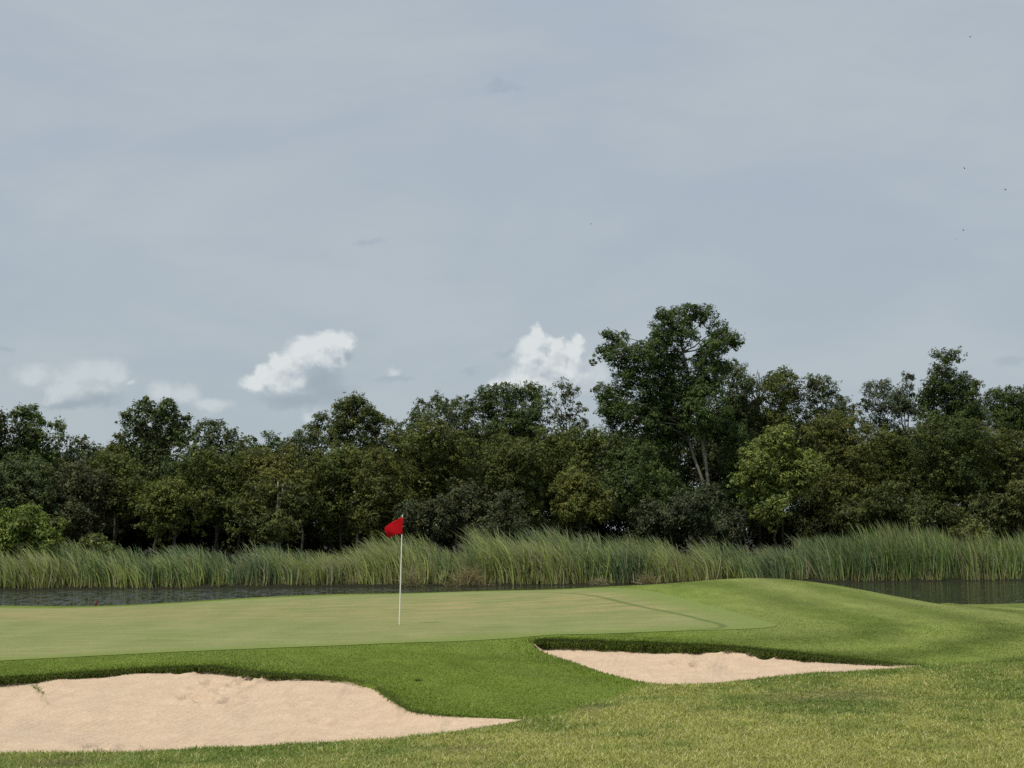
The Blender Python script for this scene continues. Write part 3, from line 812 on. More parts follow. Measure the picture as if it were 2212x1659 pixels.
TREEGROUP = 'trees and bushes on the far bank of the pond'
def tree(name, label, cat, Yb, col, lobes, dens=1.0, leaf=.175, tr=.085, bark=None, trunkx=None, stems=None, csize=.34, seed=None, depth=1.0):
    seed = seed if seed is not None else (sum(map(ord, label)) * 7) % 9973
    r = np.random.default_rng(seed)
    mx_ = np.mean([l[0] for l in lobes]) if trunkx is None else trunkx
    Y = Yb + .25 * unv(mx_, 1000, Yb)[0]
    k = Y * VS / F
    L3 = []
    lobes = list(lobes)
    if cat == 'tree':
        # the crown goes on below its lit top: more limbs between the lobes and towards the ground
        x0 = min(l[0] - l[2] * .6 for l in lobes); x1 = max(l[0] + l[2] * .6 for l in lobes)
        yb = max(l[1] for l in lobes)
        low = (1125 if Yb > 88 else 1130) if Yb < 96 else 1085
        if stems is not None and len(stems) > 2: low = 0
        nfill = int(max(0, (low - yb)) * (x1 - x0) / (42 * 42) * 1.0 * min(1, dens * 1.2))
        cx = (x0 + x1) / 2
        for _ in range(nfill):
            fy = r.random() ** 1.0
            y_ = yb + (low - yb) * fy
            half = (x1 - x0) / 2 * (1 - .5 * fy)
            q_ = r.uniform(24, 36)
            lobes.append((cx + r.uniform(-1, 1) * half, y_, q_, q_ * r.uniform(.7, .95)))
    sat = []
    for a, b, c_, d_ in lobes:
        for _ in range(3):
            an_ = r.uniform(-.4, math.pi + .4); q_ = r.uniform(.9, 1.12)
            sat.append((a + math.cos(an_) * c_ * q_, b - math.sin(an_) * d_ * q_, c_ * r.uniform(.18, .40), d_ * r.uniform(.18, .45)))
    lobes = [(a, b, c_ * 1.08, d_ * 1.08) for a, b, c_, d_ in lobes] + sat
    spread = max(l[2] for l in lobes) * k
    for (vx, vy, rx, ry) in lobes:
        dy = r.uniform(-1, 1) * spread * .75 * depth
        c = unv(vx, vy, Y + dy)
        L3.append((c, rx * k, min(rx, ry * 1.4) * k * r.uniform(.9, 1.2), ry * k))
    bx = unv(mx_, 1000, Y)[0]
    bz = float(terrain(bx, Y))
    base = np.array([bx, Y, bz - .05])
    root = empty(name, base)
    tag(root, label, cat, TREEGROUP)
    leaf_mesh('crown', L3, seed, col, root, base, dens, leaf, csize)
    # trunk and limbs
    parts = []
    zs = sorted(l[0][2] for l in L3)
    topz = zs[-1]
    hub = np.array([np.mean([l[0][0] for l in L3]), Y, bz + (topz - bz) * .62])
    if stems is not None and isinstance(stems[0], list):
        st = []
        for path in stems:
            pts = np.array([base] + [unv(sx, sy, Y) for sx, sy in path])
            pts = smooth_line(pts, 2)
            st.append((base, pts[-1]))
            parts.append(tube(pts - base, np.linspace(tr * 1.2, tr * .6, len(pts)), 8))
    else:
        st = [(base, hub)] if stems is None else [(base, unv(sx, sy, Y)) for sx, sy in stems]
        for a, b in st:
            P_ = wig(a, b, 7, .10, r)
            parts.append(tube(P_ - base, np.linspace(tr * 1.25, tr * .6, 7), 7))
    for (c, rx, ry, rz) in L3:
        if rx < .42 or (stems is not None and len(stems) > 2 and c[2] < bz + .5 * (topz - bz)): continue
        a, b = min(st, key=lambda s_: np.linalg.norm(s_[1] - c))
        f_ = float(np.clip((c[2] - rz - bz) / max(.5, (b[2] - bz)), .25, 1.0))
        s0 = a * (1 - f_) + b * f_
        P_ = wig(s0, c + np.array([0, 0, rz * .4]), 5, .12, r)
        parts.append(tube(P_ - base, np.linspace(tr * .5, tr * .14, 5), 5))
        for _ in range(3):
            e = r.normal(size=3); e[2] = abs(e[2]) * .8; e /= np.linalg.norm(e)
            parts.append(tube(wig(c - [0, 0, rz * .2], c + e * np.array([rx, ry, rz]) * .95, 4, .05, r) - base, np.linspace(tr * .2, .012, 4), 4))
    mesh_bm('trunk', parts, bark or M_bark, root)
    return root

T = 'broadleaf_tree'
BK, MD, FR = 101, 91, 85
tree(T, 'dark tree cut off by the left edge of the picture', 'tree', BK, FRESH, [(-15, 960, 30, 42), (-2, 932, 16, 17), (5, 1000, 26, 30), (-25, 1030, 35, 40)])
tree(T, 'slender tall tree second from the left edge, with a rounded two part top', 'tree', BK, FRESH, [(62, 905, 30, 22), (50, 945, 26, 24), (78, 942, 24, 26), (38, 985, 26, 26), (70, 985, 30, 28), (48, 896, 14, 12), (84, 908, 12, 14)], .95)
tree(T, 'narrow column of a tree right beside the tall rounded left one', 'tree', BK, FRESH, [(122, 920, 16, 17), (124, 950, 16, 20), (116, 980, 19, 22), (125, 1005, 22, 22)], .95)
tree(T, 'low grey green tree in the dip between two taller left trees', 'tree', BK, GREY, [(165, 972, 20, 20), (190, 962, 15, 17), (180, 998, 28, 24), (203, 985, 12, 14)])
tree(T, 'low olive tree with a small knob on top, left of the big round crowned tree', 'tree', BK - 1, OLIVE, [(228, 978, 17, 14), (256, 951, 12, 11), (245, 985, 28, 24), (270, 985, 20, 24)])
tree(T, 'tall round crowned tree standing alone above the left part of the wood', 'tree', BK - 3, (.078, .100, .034), [(325, 883, 26, 20), (285, 902, 20, 15), (300, 932, 30, 27), (355, 893, 27, 20), (385, 915, 23, 21), (350, 940, 38, 32), (387, 950, 22, 25), (328, 985, 34, 30), (357, 1022, 27, 30), (315, 868, 10, 8), (362, 873, 10, 8)], 1.15, .22)
tree(T, 'flat topped loose tree just right of the round crowned left tree', 'tree', BK, GREY, [(442, 932, 23, 18), (475, 937, 23, 20), (505, 947, 18, 18), (450, 970, 35, 30), (500, 985, 32, 28)], .85)
tree(T, 'small yellow green treetop beside the flat topped left tree', 'tree', BK + 2, (.12, .13, .034), [(520, 962, 15, 18), (518, 990, 20, 22)])
tree(T, 'pair of little treetops poking up in the lowest dip of the skyline', 'tree', BK + 3, FRESH, [(545, 962, 12, 14), (583, 947, 15, 13), (580, 972, 21, 18), (550, 988, 20, 18)])
tree(T, 'loose sloping tree whose top climbs towards the bright crowned tree', 'tree', BK, GREY, [(690, 915, 22, 17), (660, 942, 25, 20), (630, 962, 20, 16), (690, 952, 28, 27), (650, 982, 40, 30), (612, 975, 16, 16)], .8)
tree(T, 'broad domed tree left of the middle with a brighter green top', 'tree', BK - 2, (.086, .104, .028), [(745, 885, 24, 22), (775, 880, 26, 19), (810, 897, 25, 19), (770, 922, 45, 35), (820, 927, 25, 27), (728, 930, 22, 28), (768, 866, 12, 8)], 1.15)
tree(T, 'thin pale treetop showing in a gap left of the middle', 'tree', BK + 8, (.10, .12, .065), [(858, 922, 13, 19), (860, 952, 16, 22)], .7)
tree(T, 'tree with an upright pointed top, left of the flat loose crowns', 'tree', BK, GREY, [(905, 882, 13, 17), (928, 882, 16, 17), (890, 907, 14, 17), (920, 917, 28, 26), (900, 940, 22, 22)], .8)
tree(T, 'flat crowned loose leaved tree in the middle of the skyline', 'tree', BK, GREY, [(950, 870, 18, 14), (985, 873, 20, 14), (1017, 869, 17, 15), (975, 900, 34, 24), (1015, 907, 25, 27), (990, 945, 45, 36)], .75)
tree(T, 'large domed tree in front of the white cumulus cloud', 'tree', BK - 1, (.072, .098, .028), [(1060, 852, 24, 20), (1085, 840, 15, 12), (1130, 840, 26, 19), (1160, 857, 22, 21), (1100, 877, 45, 34), (1150, 897, 34, 32), (1055, 892, 24, 25), (1110, 925, 50, 34)], 1.0)
tree(T, 'airy thin crowned tree with sky showing through, before the cloud', 'tree', BK + 1, (.092, .106, .05), [(1212, 835, 19, 16), (1240, 857, 17, 17), (1198, 867, 16, 20), (1247, 890, 16, 17), (1215, 907, 24, 20), (1252, 917, 13, 13), (1222, 870, 12, 14)], .42, .19, .09)
tree(T, 'tallest tree of the wood, with a high dark crown and two pale stems', 'tree', BK - 4, (.060, .090, .024),
     [(1330, 733, 26, 18), (1312, 765, 20, 18), (1350, 768, 27, 24), (1348, 803, 25, 25),
      (1300, 850, 17, 17), (1325, 872, 28, 25), (1335, 907, 28, 27), (1308, 890, 20, 18),
      (1440, 692, 22, 16), (1480, 680, 28, 18), (1522, 691, 24, 18), (1557, 716, 22, 18), (1580, 741, 20, 16), (1545, 752, 30, 22), (1468, 722, 34, 26), (1425, 735, 24, 26),
      (1398, 768, 32, 30), (1450, 785, 38, 32), (1520, 785, 26, 24), (1555, 795, 22, 20), (1400, 830, 45, 38), (1470, 845, 46, 38), (1530, 835, 36, 34),
      (1440, 890, 58, 42), (1520, 895, 46, 42), (1390, 905, 40, 38), (1345, 845, 20, 22), (1490, 664, 12, 7), (1279, 784, 8, 6), (1425, 965, 40, 34), (1462, 935, 34, 28), (1575, 945, 34, 32), (1590, 1010, 34, 34), (1440, 1030, 30, 34), (1475, 1085, 28, 26), (1575, 1075, 34, 32), (1540, 935, 28, 24), (1520, 1110, 34, 26)], 1.3, .18, .12, M_barkp, 1527, [[(1524, 1075), (1518, 1036), (1497, 985), (1482, 920)], [(1526, 1075), (1531, 1036), (1518, 975), (1513, 880)], [(1526, 1075), (1530, 1030), (1510, 900), (1475, 760)]])
tree(T, 'tree leaning against the right flank of the tallest tree', 'tree', BK, GREY, [(1590, 802, 23, 22), (1580, 832, 34, 28), (1612, 848, 24, 28), (1600, 880, 34, 30)], .8)
tree(T, 'tree with a rounded brownish green top right of the bare twigs', 'tree', BK, OLIVE, [(1685, 816, 25, 16), (1668, 842, 25, 25), (1706, 842, 22, 25), (1690, 877, 40, 33)])
tree(T, 'loose tree on the skyline whose right side slopes down to the gap', 'tree', BK, GREY, [(1745, 826, 17, 17), (1775, 837, 23, 20), (1802, 852, 17, 15), (1760, 867, 32, 27), (1817, 877, 22, 20), (1800, 907, 40, 28), (1832, 902, 15, 18)], .8)
tree(T, 'pale blue green tree right of the skyline gap', 'tree', BK + 2, (.088, .108, .060), [(1885, 847, 17, 17), (1910, 842, 17, 14), (1870, 882, 16, 17), (1900, 882, 28, 26), (1927, 862, 18, 18), (1885, 917, 20, 20)], .7)
tree(T, 'slim grey green treetop left of the right hand tall tree', 'tree', BK + 1, (.080, .098, .050), [(1958, 820, 13, 15), (1960, 852, 18, 19), (1950, 882, 22, 24)], .75)
tree(T, 'tall dark tree on the right with a narrow mushroom shaped top', 'tree', BK - 3, (.060, .086, .023), [(2040, 779, 29, 13), (2032, 805, 23, 16), (2005, 833, 19, 14), (2040, 842, 40, 26), (2087, 837, 23, 19), (2103, 848, 14, 18), (2050, 887, 60, 42), (2095, 882, 25, 33), (2000, 872, 26, 28)], 1.1)
tree(T, 'domed tree cut off by the right edge of the picture', 'tree', BK - 1, DARK, [(2165, 850, 23, 17), (2197, 852, 23, 17), (2150, 882, 23, 27), (2190, 897, 40, 34), (2218, 882, 25, 30)])
# middle rank
tree(T, 'spreading grey green tree behind the bright bush at far left', 'tree', MD, GREY, [(30, 1040, 50, 38), (72, 1028, 40, 33), (0, 1072, 50, 48), (62, 1082, 55, 45), (30, 1120, 50, 40)])
tree(T, 'broad grey green tree below the dip in the left skyline', 'tree', MD, (.076, .082, .036), [(160, 1042, 48, 36), (205, 1062, 50, 42), (138, 1085, 48, 38), (190, 1110, 60, 48), (150, 1130, 45, 35)])
tree(T, 'olive tree under the left side of the tall round crowned tree', 'tree', MD + 1, OLIVE, [(235, 1012, 33, 27), (262, 1032, 38, 38), (240, 1062, 34, 34), (275, 1080, 35, 35)])
tree(T, 'short olive tree with two bright clumps, below the round crowned tree', 'tree', FR + 1, WARM, [(350, 1062, 38, 26), (328, 1092, 34, 32), (378, 1087, 34, 32), (350, 1128, 42, 36), (428, 1120, 18, 40), (440, 1085, 20, 24)])
tree(T, 'bushy olive green tree right of the trunk of the round crowned tree', 'tree', MD, OLIVE, [(420, 1002, 35, 27), (470, 1012, 44, 33), (440, 1050, 50, 38), (510, 1042, 40, 38), (460, 1090, 50, 38)])
tree(T, 'yellow tinged bushy tree below the lowest dip of the skyline', 'tree', MD, (.112, .116, .028), [(560, 1003, 38, 26), (612, 1000, 34, 27), (590, 1040, 54, 38), (642, 1040, 34, 34)])
tree(T, 'tree with a thin pale forked stem showing before dark leaves', 'tree', FR + 3, (.080, .092, .025), [(555, 1085, 40, 36), (632, 1092, 42, 38), (590, 1135, 45, 36), (530, 1130, 35, 35)], .85, .2, .07, M_barkp, 600, [(600, 1040), (612, 1045)])
tree(T, 'rounded olive tree in front of the bright domed tree', 'tree', MD, OLIVE, [(710, 1012, 44, 33), (762, 1002, 44, 33), (735, 1052, 54, 42), (792, 1042, 40, 38), (700, 1092, 44, 42)])
tree(T, 'brownish olive tree with a lumpy crown left of the middle, behind the flag', 'tree', MD - 2, (.092, .102, .025), [(830, 1012, 40, 36), (818, 1060, 44, 38), (852, 1100, 42, 42), (803, 1125, 34, 38)])
tree(T, 'wide olive tree below the flat crowned loose trees', 'tree', MD, (.090, .104, .025), [(880, 962, 34, 28), (930, 952, 48, 37), (980, 982, 44, 38), (900, 1012, 48, 42), (960, 1032, 50, 40)])
tree(T, 'grey leaved low tree in deep shade in the middle of the wood', 'tree', FR + 1, (.066, .076, .034), [(1000, 1102, 48, 46), (950, 1122, 42, 42), (1082, 1110, 42, 46), (900, 1120, 38, 40), (1040, 1150, 40, 30)])
tree(T, 'dark olive tree below the large domed tree before the cloud', 'tree', MD, (.080, .096, .025), [(1080, 982, 40, 30), (1130, 992, 44, 33), (1100, 1030, 58, 42), (1040, 1050, 44, 42)])
tree(T, 'olive tree filling the foot of the gap left of the tallest tree', 'tree', MD + 1, OLIVE, [(1190, 962, 34, 28), (1232, 965, 38, 30), (1272, 982, 30, 28), (1220, 1012, 54, 42), (1180, 1052, 44, 38), (1290, 960, 28, 24)])
tree('bush', 'golden olive bush low in the wood left of the tallest tree', 'bush', FR, (.114, .122, .028), [(1235, 1045, 27, 25), (1210, 1067, 19, 23), (1262, 1065, 29, 26), (1296, 1087, 25, 26), (1240, 1097, 38, 28), (1290, 1110, 28, 22)], 1.1)
tree(T, 'dark low crowned tree under the left limb of the tallest tree', 'tree', MD - 1, DARK, [(1380, 1010, 44, 38), (1345, 1060, 48, 46), (1422, 1062, 48, 46), (1380, 990, 40, 34), (1335, 995, 34, 32)])
tree(T, 'shaded tree with grey leaves at the foot of the tallest tree', 'tree', FR + 2, (.062, .074, .036), [(1450, 1118, 40, 36), (1398, 1135, 40, 36), (1470, 1095, 26, 24), (1575, 1135, 36, 34), (1520, 1150, 34, 24), (1540, 1085, 30, 28), (1502, 1102, 30, 28), (1525, 1066, 18, 16)])
tree(T, 'bright yellow green tree glowing in front of the dark wood', 'tree', FR, YEL, [(1680, 945, 28, 20), (1652, 962, 24, 20), (1702, 962, 19, 19), (1640, 1002, 36, 26), (1690, 1002, 42, 28), (1735, 1002, 28, 20), (1758, 1020, 20, 16), (1618, 1040, 28, 24), (1665, 1047, 38, 30), (1720, 1046, 32, 27), (1630, 1090, 28, 26), (1672, 1095, 30, 27), (1652, 1120, 28, 16)], 1.55, .19, .07)
tree(T, 'broad olive tree behind the bright yellow green tree, to its right', 'tree', MD, (.094, .104, .025), [(1790, 932, 44, 34), (1842, 947, 44, 38), (1800, 982, 48, 38), (1862, 1002, 48, 42), (1780, 1040, 40, 38), (1830, 1070, 45, 40)])
tree(T, 'olive tree standing below the pale blue green tree', 'tree', MD + 1, OLIVE, [(1920, 962, 38, 32), (1952, 1002, 40, 38), (1900, 1050, 48, 46)])
tree(T, 'dark tree at the foot of the mushroom topped right hand tree', 'tree', MD - 1, (.068, .086, .023), [(2030, 952, 58, 42), (2092, 962, 48, 42), (2040, 1012, 58, 46), (2000, 1062, 46, 44), (2075, 1050, 40, 40)])
tree(T, 'olive tree on the right below the dome at the picture edge', 'tree', MD, (.086, .100, .025), [(2150, 972, 44, 38), (2202, 982, 40, 42), (2180, 1032, 48, 44), (2130, 1040, 40, 36)])
tree('bush', 'rounded olive bush behind the tallest reeds on the right', 'bush', FR + 2, (.088, .100, .033), [(2110, 1097, 27, 24), (2147, 1097, 25, 26), (2130, 1120, 32, 20)])
tree('bush', 'small bush directly left of the rounded olive bush on the right', 'bush', FR + 2, (.078, .090, .029), [(2058, 1102, 18, 20), (2045, 1122, 20, 16), (2068, 1122, 16, 14)])
tree('bush', 'bush cut off by the right edge of the picture above the reeds', 'bush', FR + 2, (.090, .102, .030), [(2200, 1075, 28, 32), (2188, 1112, 32, 32), (2215, 1100, 26, 30)])
tree('bush', 'dim olive bush above the reeds right of the yellow green tree', 'bush', FR + 1, (.076, .090, .028), [(1920, 1082, 34, 33), (1962, 1102, 33, 32), (1900, 1112, 34, 28), (1840, 1115, 34, 28)])
tree('bush', 'bright green bush among the reeds at the far left', 'bush', 80.5, BRIGHT, [(60, 1125, 34, 26), (25, 1147, 34, 33), (95, 1152, 34, 28), (60, 1172, 48, 36), (118, 1167, 17, 16), (10, 1180, 30, 26)], 1.2, .2, .08)
tree('bush', 'small light green bush peeping over the reeds at left', 'bush', 79.5, (.13, .15, .045), [(208, 1172, 22, 13), (190, 1182, 18, 14), (228, 1182, 16, 12)], 1.0, .17, .05)
tree('bush', 'flat yellowish bush peeping over the reeds at right', 'bush', 81, (.12, .125, .036), [(2095, 1152, 33, 13), (2070, 1160, 22, 12), (2122, 1160, 22, 12)], 1.0, .17, .05)

# bare twiggy treetop
def bare():
    Y = BK + 3 + .25 * 13
    r = np.random.default_rng(3)
    b0 = unv(1640, 1000, Y); bz = float(terrain(b0[0], Y)); base = np.array([b0[0], Y, bz])
    root = empty('bare_tree', base)
    tag(root, 'bare leafless twigs of a dead tree right of the tallest tree', 'tree', TREEGROUP)
    parts = []
    hub = unv(1636, 872, Y)
    parts.append(tube(wig(base, hub, 7, .08, r) - base, np.linspace(.13, .06, 7), 6))
    for i in range(15):
        tip = unv(1636 + r.uniform(-26, 28), 802 + r.uniform(-4, 22), Y + r.uniform(-1, 1))
        P_ = wig(hub - [0, 0, r.uniform(0, .6)], tip, 6, .10, r)
        parts.append(tube(P_ - base, np.linspace(.04, .013, 6), 4))
        for _ in range(4):
            j = r.integers(2, 5); e = r.normal(size=3) * np.array([.35, .3, .3]); e[2] = abs(e[2]) + .1
            parts.append(tube(wig(P_[j], P_[j] + e, 3, .03, r) - base, np.linspace(.02, .010, 3), 4))
    mesh_bm('trunk', parts[:1], M_bark, root)
    mesh_bm('twigs', parts[1:], M_bark, root)
bare()

# the mass of the wood behind and to the sides
r = np.random.default_rng(77)
lob = []
for i in range(330):
    vx = r.uniform(-260, 2470)
    Y = r.uniform(104, 116)
    prof = np.interp(vx, [-300, 0, 140, 330, 550, 770, 1000, 1130, 1270, 1450, 1700, 1850, 2040, 2212, 2500], [1015, 1025, 1030, 1000, 1030, 975, 975, 965, 1010, 900, 930, 970, 945, 965, 965])
    vy = r.uniform(prof, 1180)
    Yv = Y + .25 * unv(vx, 1000, Y)[0]
    c = unv(vx, vy, Yv); rr = r.uniform(1.2, 2.0)
    lob.append((c, rr * 1.2, rr, rr))
for i in range(60):        # out of the frame left and right, so that the wood does not stop at its edge
    s = -1 if i % 2 else 1
    vx = (1106 + s * r.uniform(1150, 1900)); Y = r.uniform(90, 108)
    Yv = Y + .25 * np.clip(unv(vx, 1000, Y)[0], -70, 70)
    c = unv(vx, r.uniform(930, 1160), Yv); rr = r.uniform(1.4, 2.3)
    lob.append((c, rr * 1.2, rr, rr))
wl = leaf_mesh('woodland', lob, 5, (.050, .060, .020), None, (0, 0, 0), .30, .30, .6)
tag(wl, 'dark mass of the wood seen between and behind the front trees', 'woodland', kind='stuff')

# ------------------------------------------------------------------ reeds
RT = np.array([(-200, 1180), (0, 1182), (60, 1190), (85, 1168), (150, 1163), (230, 1168), (300, 1183), (340, 1187), (400, 1178), (430, 1172), (470, 1187), (520, 1183), (560, 1168), (600, 1167),
               (640, 1183), (700, 1192), (760, 1187), (800, 1168), (830, 1153), (880, 1151), (920, 1147), (950, 1172), (1000, 1184), (1030, 1153), (1060, 1136), (1100, 1139), (1150, 1148), (1200, 1137),
               (1260, 1142), (1300, 1158), (1350, 1152), (1400, 1162), (1450, 1157), (1500, 1184), (1530, 1162), (1560, 1157), (1600, 1167), (1640, 1184), (1700, 1167), (1760, 1152), (1800, 1147),
               (1860, 1137), (1900, 1127), (1960, 1127), (2000, 1132), (2060, 1142), (2120, 1137), (2212, 1142), (2500, 1145)], float)
def reeds():
    N = 56000
    r = np.random.default_rng(21)
    # clumps
    nc = 1900
    cxx = r.uniform(-34, 40, nc * 3); cxx = cxx[fbm(cxx * .75, cxx * 0 + 4, 93, 3) > .38][:nc]; cxx = np.resize(cxx, nc); cxx[::2] = r.uniform(-34, 40, len(cxx[::2])); cd = r.random(nc) ** 1.7 * 5.5 - .22
    ci = r.integers(0, nc, N)
    x = cxx[ci] + r.normal(0, .20, N)
    d = np.clip(cd[ci] + r.normal(0, .2, N), -.35 - .2 * r.random(N), 6)
    y = shore(x) + .25 + d - (fbm(x * .35, shore(x) * .1, 5) - .5) * 1.2
    z = terrain(x, y) - .05
    z = np.maximum(z, WATER - .15)
    vx = 1106 + x / y * F / VS
    vtop = np.interp(vx, RT[:, 0], RT[:, 1])
    # height that reaches the traced top
    py = vtop * VS; v = (384 - py) / F
    ztop = CAMZ + (st + v * ct) / (ct - v * st) * y
    full = ztop - z
    chf = r.uniform(.66, 1.08, nc)
    H = full * chf[ci] * (1 - .62 * r.random(N) ** 1.7) * (.80 + .20 * sstep(0, 2.5, d)) * 1.03
    right = sstep(1650, 1850, vx)
    wind = (.10 + .36 * r.random(N) ** 1.4) * (1 - .5 * right)
    lean0 = r.normal(0, .13, N) + r.normal(0, .10, nc)[ci] - .04
    t = np.array([0, .2, .42, .62, .8, .92, 1.0])
    bend = t ** 3.4
    ax_ = -wind[:, None] * H[:, None] * bend[None] + lean0[:, None] * H[:, None] * t[None]
    droop = r.random(N) ** 3 * .22
    up = H[:, None] * (t[None] - droop[:, None] * (t ** 5)[None])
    ay = (r.normal(0, .10, N)[:, None] * H[:, None]) * t[None]
    C = np.stack([x[:, None] + ax_, y[:, None] + ay, z[:, None] + up], -1)
    a = r.normal(0, .8, N)
    S = np.stack([np.cos(a), np.sin(a), np.zeros(N)], 1)
    W = r.uniform(.022, .070, N)
    base = np.array([[.190, .250, .080], [.125, .185, .082], [.270, .315, .090], [.125, .185, .055]])
    ck = r.integers(0, 4, nc)[ci]
    patch = fbm(x * .22, y * .22, 91, 3)
    ck = np.where(patch > .58, 2, np.where(patch < .42, 1, ck))
    ck = np.where((right > .5) & (r.random(N) < .6), 3, ck)
    cb = base[ck] * r.uniform(.55, 1.55, N)[:, None] * r.uniform(.72, 1.25, nc)[ci][:, None]
    strw = r.random(N) < (.06 + .14 * sstep(.5, .7, fbm(x * .5 + 9, y * .5, 92, 3)) + .10 * (patch > .55))
    cb[strw] = np.array([.40, .36, .21]) * r.uniform(.7, 1.2, strw.sum())[:, None]
    cols = np.repeat(cb[:, None, :], 7, 1)
    yb = (r.random(N) < .65)[:, None] * np.array([.75, .35, .05, 0, 0, 0, 0])[None]
    cols = cols * (1 - yb[..., None]) + np.array([.34, .30, .12]) * yb[..., None]
    tipw = (r.random(N) < .55)[:, None] * np.array([0, 0, 0, .1, .35, .6, .8])[None] * (1 - .5 * right)[:, None]
    cols = cols * (1 - tipw[..., None]) + np.array([.38, .40, .235]) * tipw[..., None]
    o = ribbons('reeds', C, S, W, (.9, 1, .95, .8, .6, .4, .12), cols, M_reed)
    tag(o, 'tall green reeds bent by the wind along the far bank', 'reeds', kind='stuff')
reeds()

def heap(vx, vy, w, h, N, lab, col):
    r = np.random.default_rng(int(vx))
    Y0 = 76.0
    for _ in range(3):
        c = unv(vx, vy, Y0); Y0 = float(shore(c[0])) - .95 - float((fbm(np.array([c[0] * .35]), np.array([Y0 * .1]), 5)[0] - .5) * 1.2)
    c = unv(vx, vy, Y0); c[2] = WATER
    k = Y0 * VS / F
    x = r.normal(0, w * k * .42, N); y = r.normal(.1, .22, N)
    hh = h * k * np.exp(-(x / (w * k * .6)) ** 2)
    z = r.random(N) * hh * .7
    dr = r.normal(-.5, .7, N); L = r.uniform(.35, .95, N) * h * k * 1.3
    t = np.array([0, .35, .7, 1.0])
    C = np.stack([x[:, None] + np.sin(dr)[:, None] * L[:, None] * t, y[:, None] - .25 * L[:, None] * t, z[:, None] + np.cos(dr)[:, None] * L[:, None] * (t - .75 * t * t * r.random(N)[:, None])], -1)
    a = r.normal(0, .8, N); S = np.stack([np.cos(a), np.sin(a), np.zeros(N)], 1)
    cols = np.array(col) * r.uniform(.6, 1.3, N)[:, None]
    o = ribbons('dead_reeds', C, S, r.uniform(.02, .045, N), (1, .9, .7, .3), np.repeat(cols[:, None, :], 4, 1), M_reed)
    o.location = c
    tag(o, lab, 'dead reeds', 'heaps of dead reeds at the water edge')
heap(1018, 1262, 42, 40, 420, 'largest tan heap of dead reeds at the water, right of the flag', (0.432, 0.364, 0.216))
heap(893, 1262, 20, 46, 170, 'narrow grey bundle of dead reeds close to the right of the flagpole', (0.384, 0.341, 0.204))
heap(1297, 1260, 24, 16, 150, 'small low heap of dead reeds at the water in the middle of the bank', (0.416, 0.372, 0.24))
heap(1400, 1258, 28, 26, 200, 'pale dead reeds on the bank furthest to the right', (0.4, 0.349, 0.204))

# ------------------------------------------------------------------ light and sky
TOSUN = Vector((-.69, -.68, 1.95)).normalized()
sl = bpy.data.lights.new('sun', 'SUN'); sl.energy = 3.2; sl.angle = math.radians(.8); sl.color = (1.0, .955, .88)
so = bpy.data.objects.new('sun', sl); COL.objects.link(so)
so.rotation_euler = (-TOSUN).to_track_quat('-Z', 'Y').to_euler()
so.location = (-20, -20, 60)

w = bpy.data.worlds.new('World'); SC.world = w; w.use_nodes = True
t = w.node_tree; t.nodes.clear(); n = NT(t)
sky = n.n('ShaderNodeTexSky', sky_type='NISHITA'); sky.sun_disc = False
sky.sun_elevation = math.asin(TOSUN.z); sky.sun_rotation = math.atan2(TOSUN.x, TOSUN.y) % (2 * math.pi)
sky.air_density = 1.0; sky.dust_density = 2.0
D = n.n('ShaderNodeTexCoord').outputs['Generated']
s = n.n('ShaderNodeSeparateXYZ'); n.lk(D, s.inputs[0])
ay = n.math('MAXIMUM', n.math('ABSOLUTE', s.outputs[1]), .05)
u = n.math('DIVIDE', s.outputs[0], ay); v = n.math('DIVIDE', s.outputs[2], ay)
cb = n.n('ShaderNodeCombineXYZ'); n.lk(u, cb.inputs[0]); n.lk(v, cb.inputs[1]); UV = cb.outputs[0]
KV = F / VS
def uvl(vx, vy):
    d = ray(vx * VS, vy * VS); return d[0] / d[1], d[2] / d[1]
# veil of thin high cloud
b1 = n.noise(n.mapping(UV, (1, 2.6, 1), (0, 0, -.25)), 3.2, 5, .55, .4)
b2 = n.noise(n.mapping(UV, (1.4, 4.5, 1), (0, 0, .35)), 9, 5, .6, .3)
base = n.mix(n.mapr(v, .0, .38), rgb(.414, .488, .535), rgb(.418, .480, .560))
base = n.mix(n.mapr(b1.outputs['Fac'], .34, .62, 0, .95), base, rgb(.470, .528, .572))
base = n.mix(n.mapr(b2.outputs['Fac'], .46, .74, 0, .22), base, rgb(.385, .450, .525))
low = n.math('MULTIPLY', n.mapr(v, .10, .03), n.mapr(u, .1, -.15))
base = n.mix(n.math('MULTIPLY', low, .5), base, rgb(.49, .55, .575))
def lobes_group(name, L):
    g = bpy.data.node_groups.new(name, 'ShaderNodeTree')
    g.interface.new_socket('P', in_out='INPUT', socket_type='NodeSocketVector')
    g.interface.new_socket('D', in_out='OUTPUT', socket_type='NodeSocketFloat')
    gi = g.nodes.new('NodeGroupInput'); go_ = g.nodes.new('NodeGroupOutput'); q = NT(g)
    acc = None
    for (vx, vy, rx, ry) in L:
        cu, cv = uvl(vx, vy)
        a = q.vm('SUBTRACT', gi.outputs[0], (cu, cv, 0))
        a = q.vm('MULTIPLY', a, (KV / rx / 1.38, KV / ry / 1.38, 0))
        l = q.vm('LENGTH', a)
        acc = l if acc is None else q.math('SMOOTH_MIN', acc, l, .5)
    g.links.new(acc, go_.inputs[0])
    return g
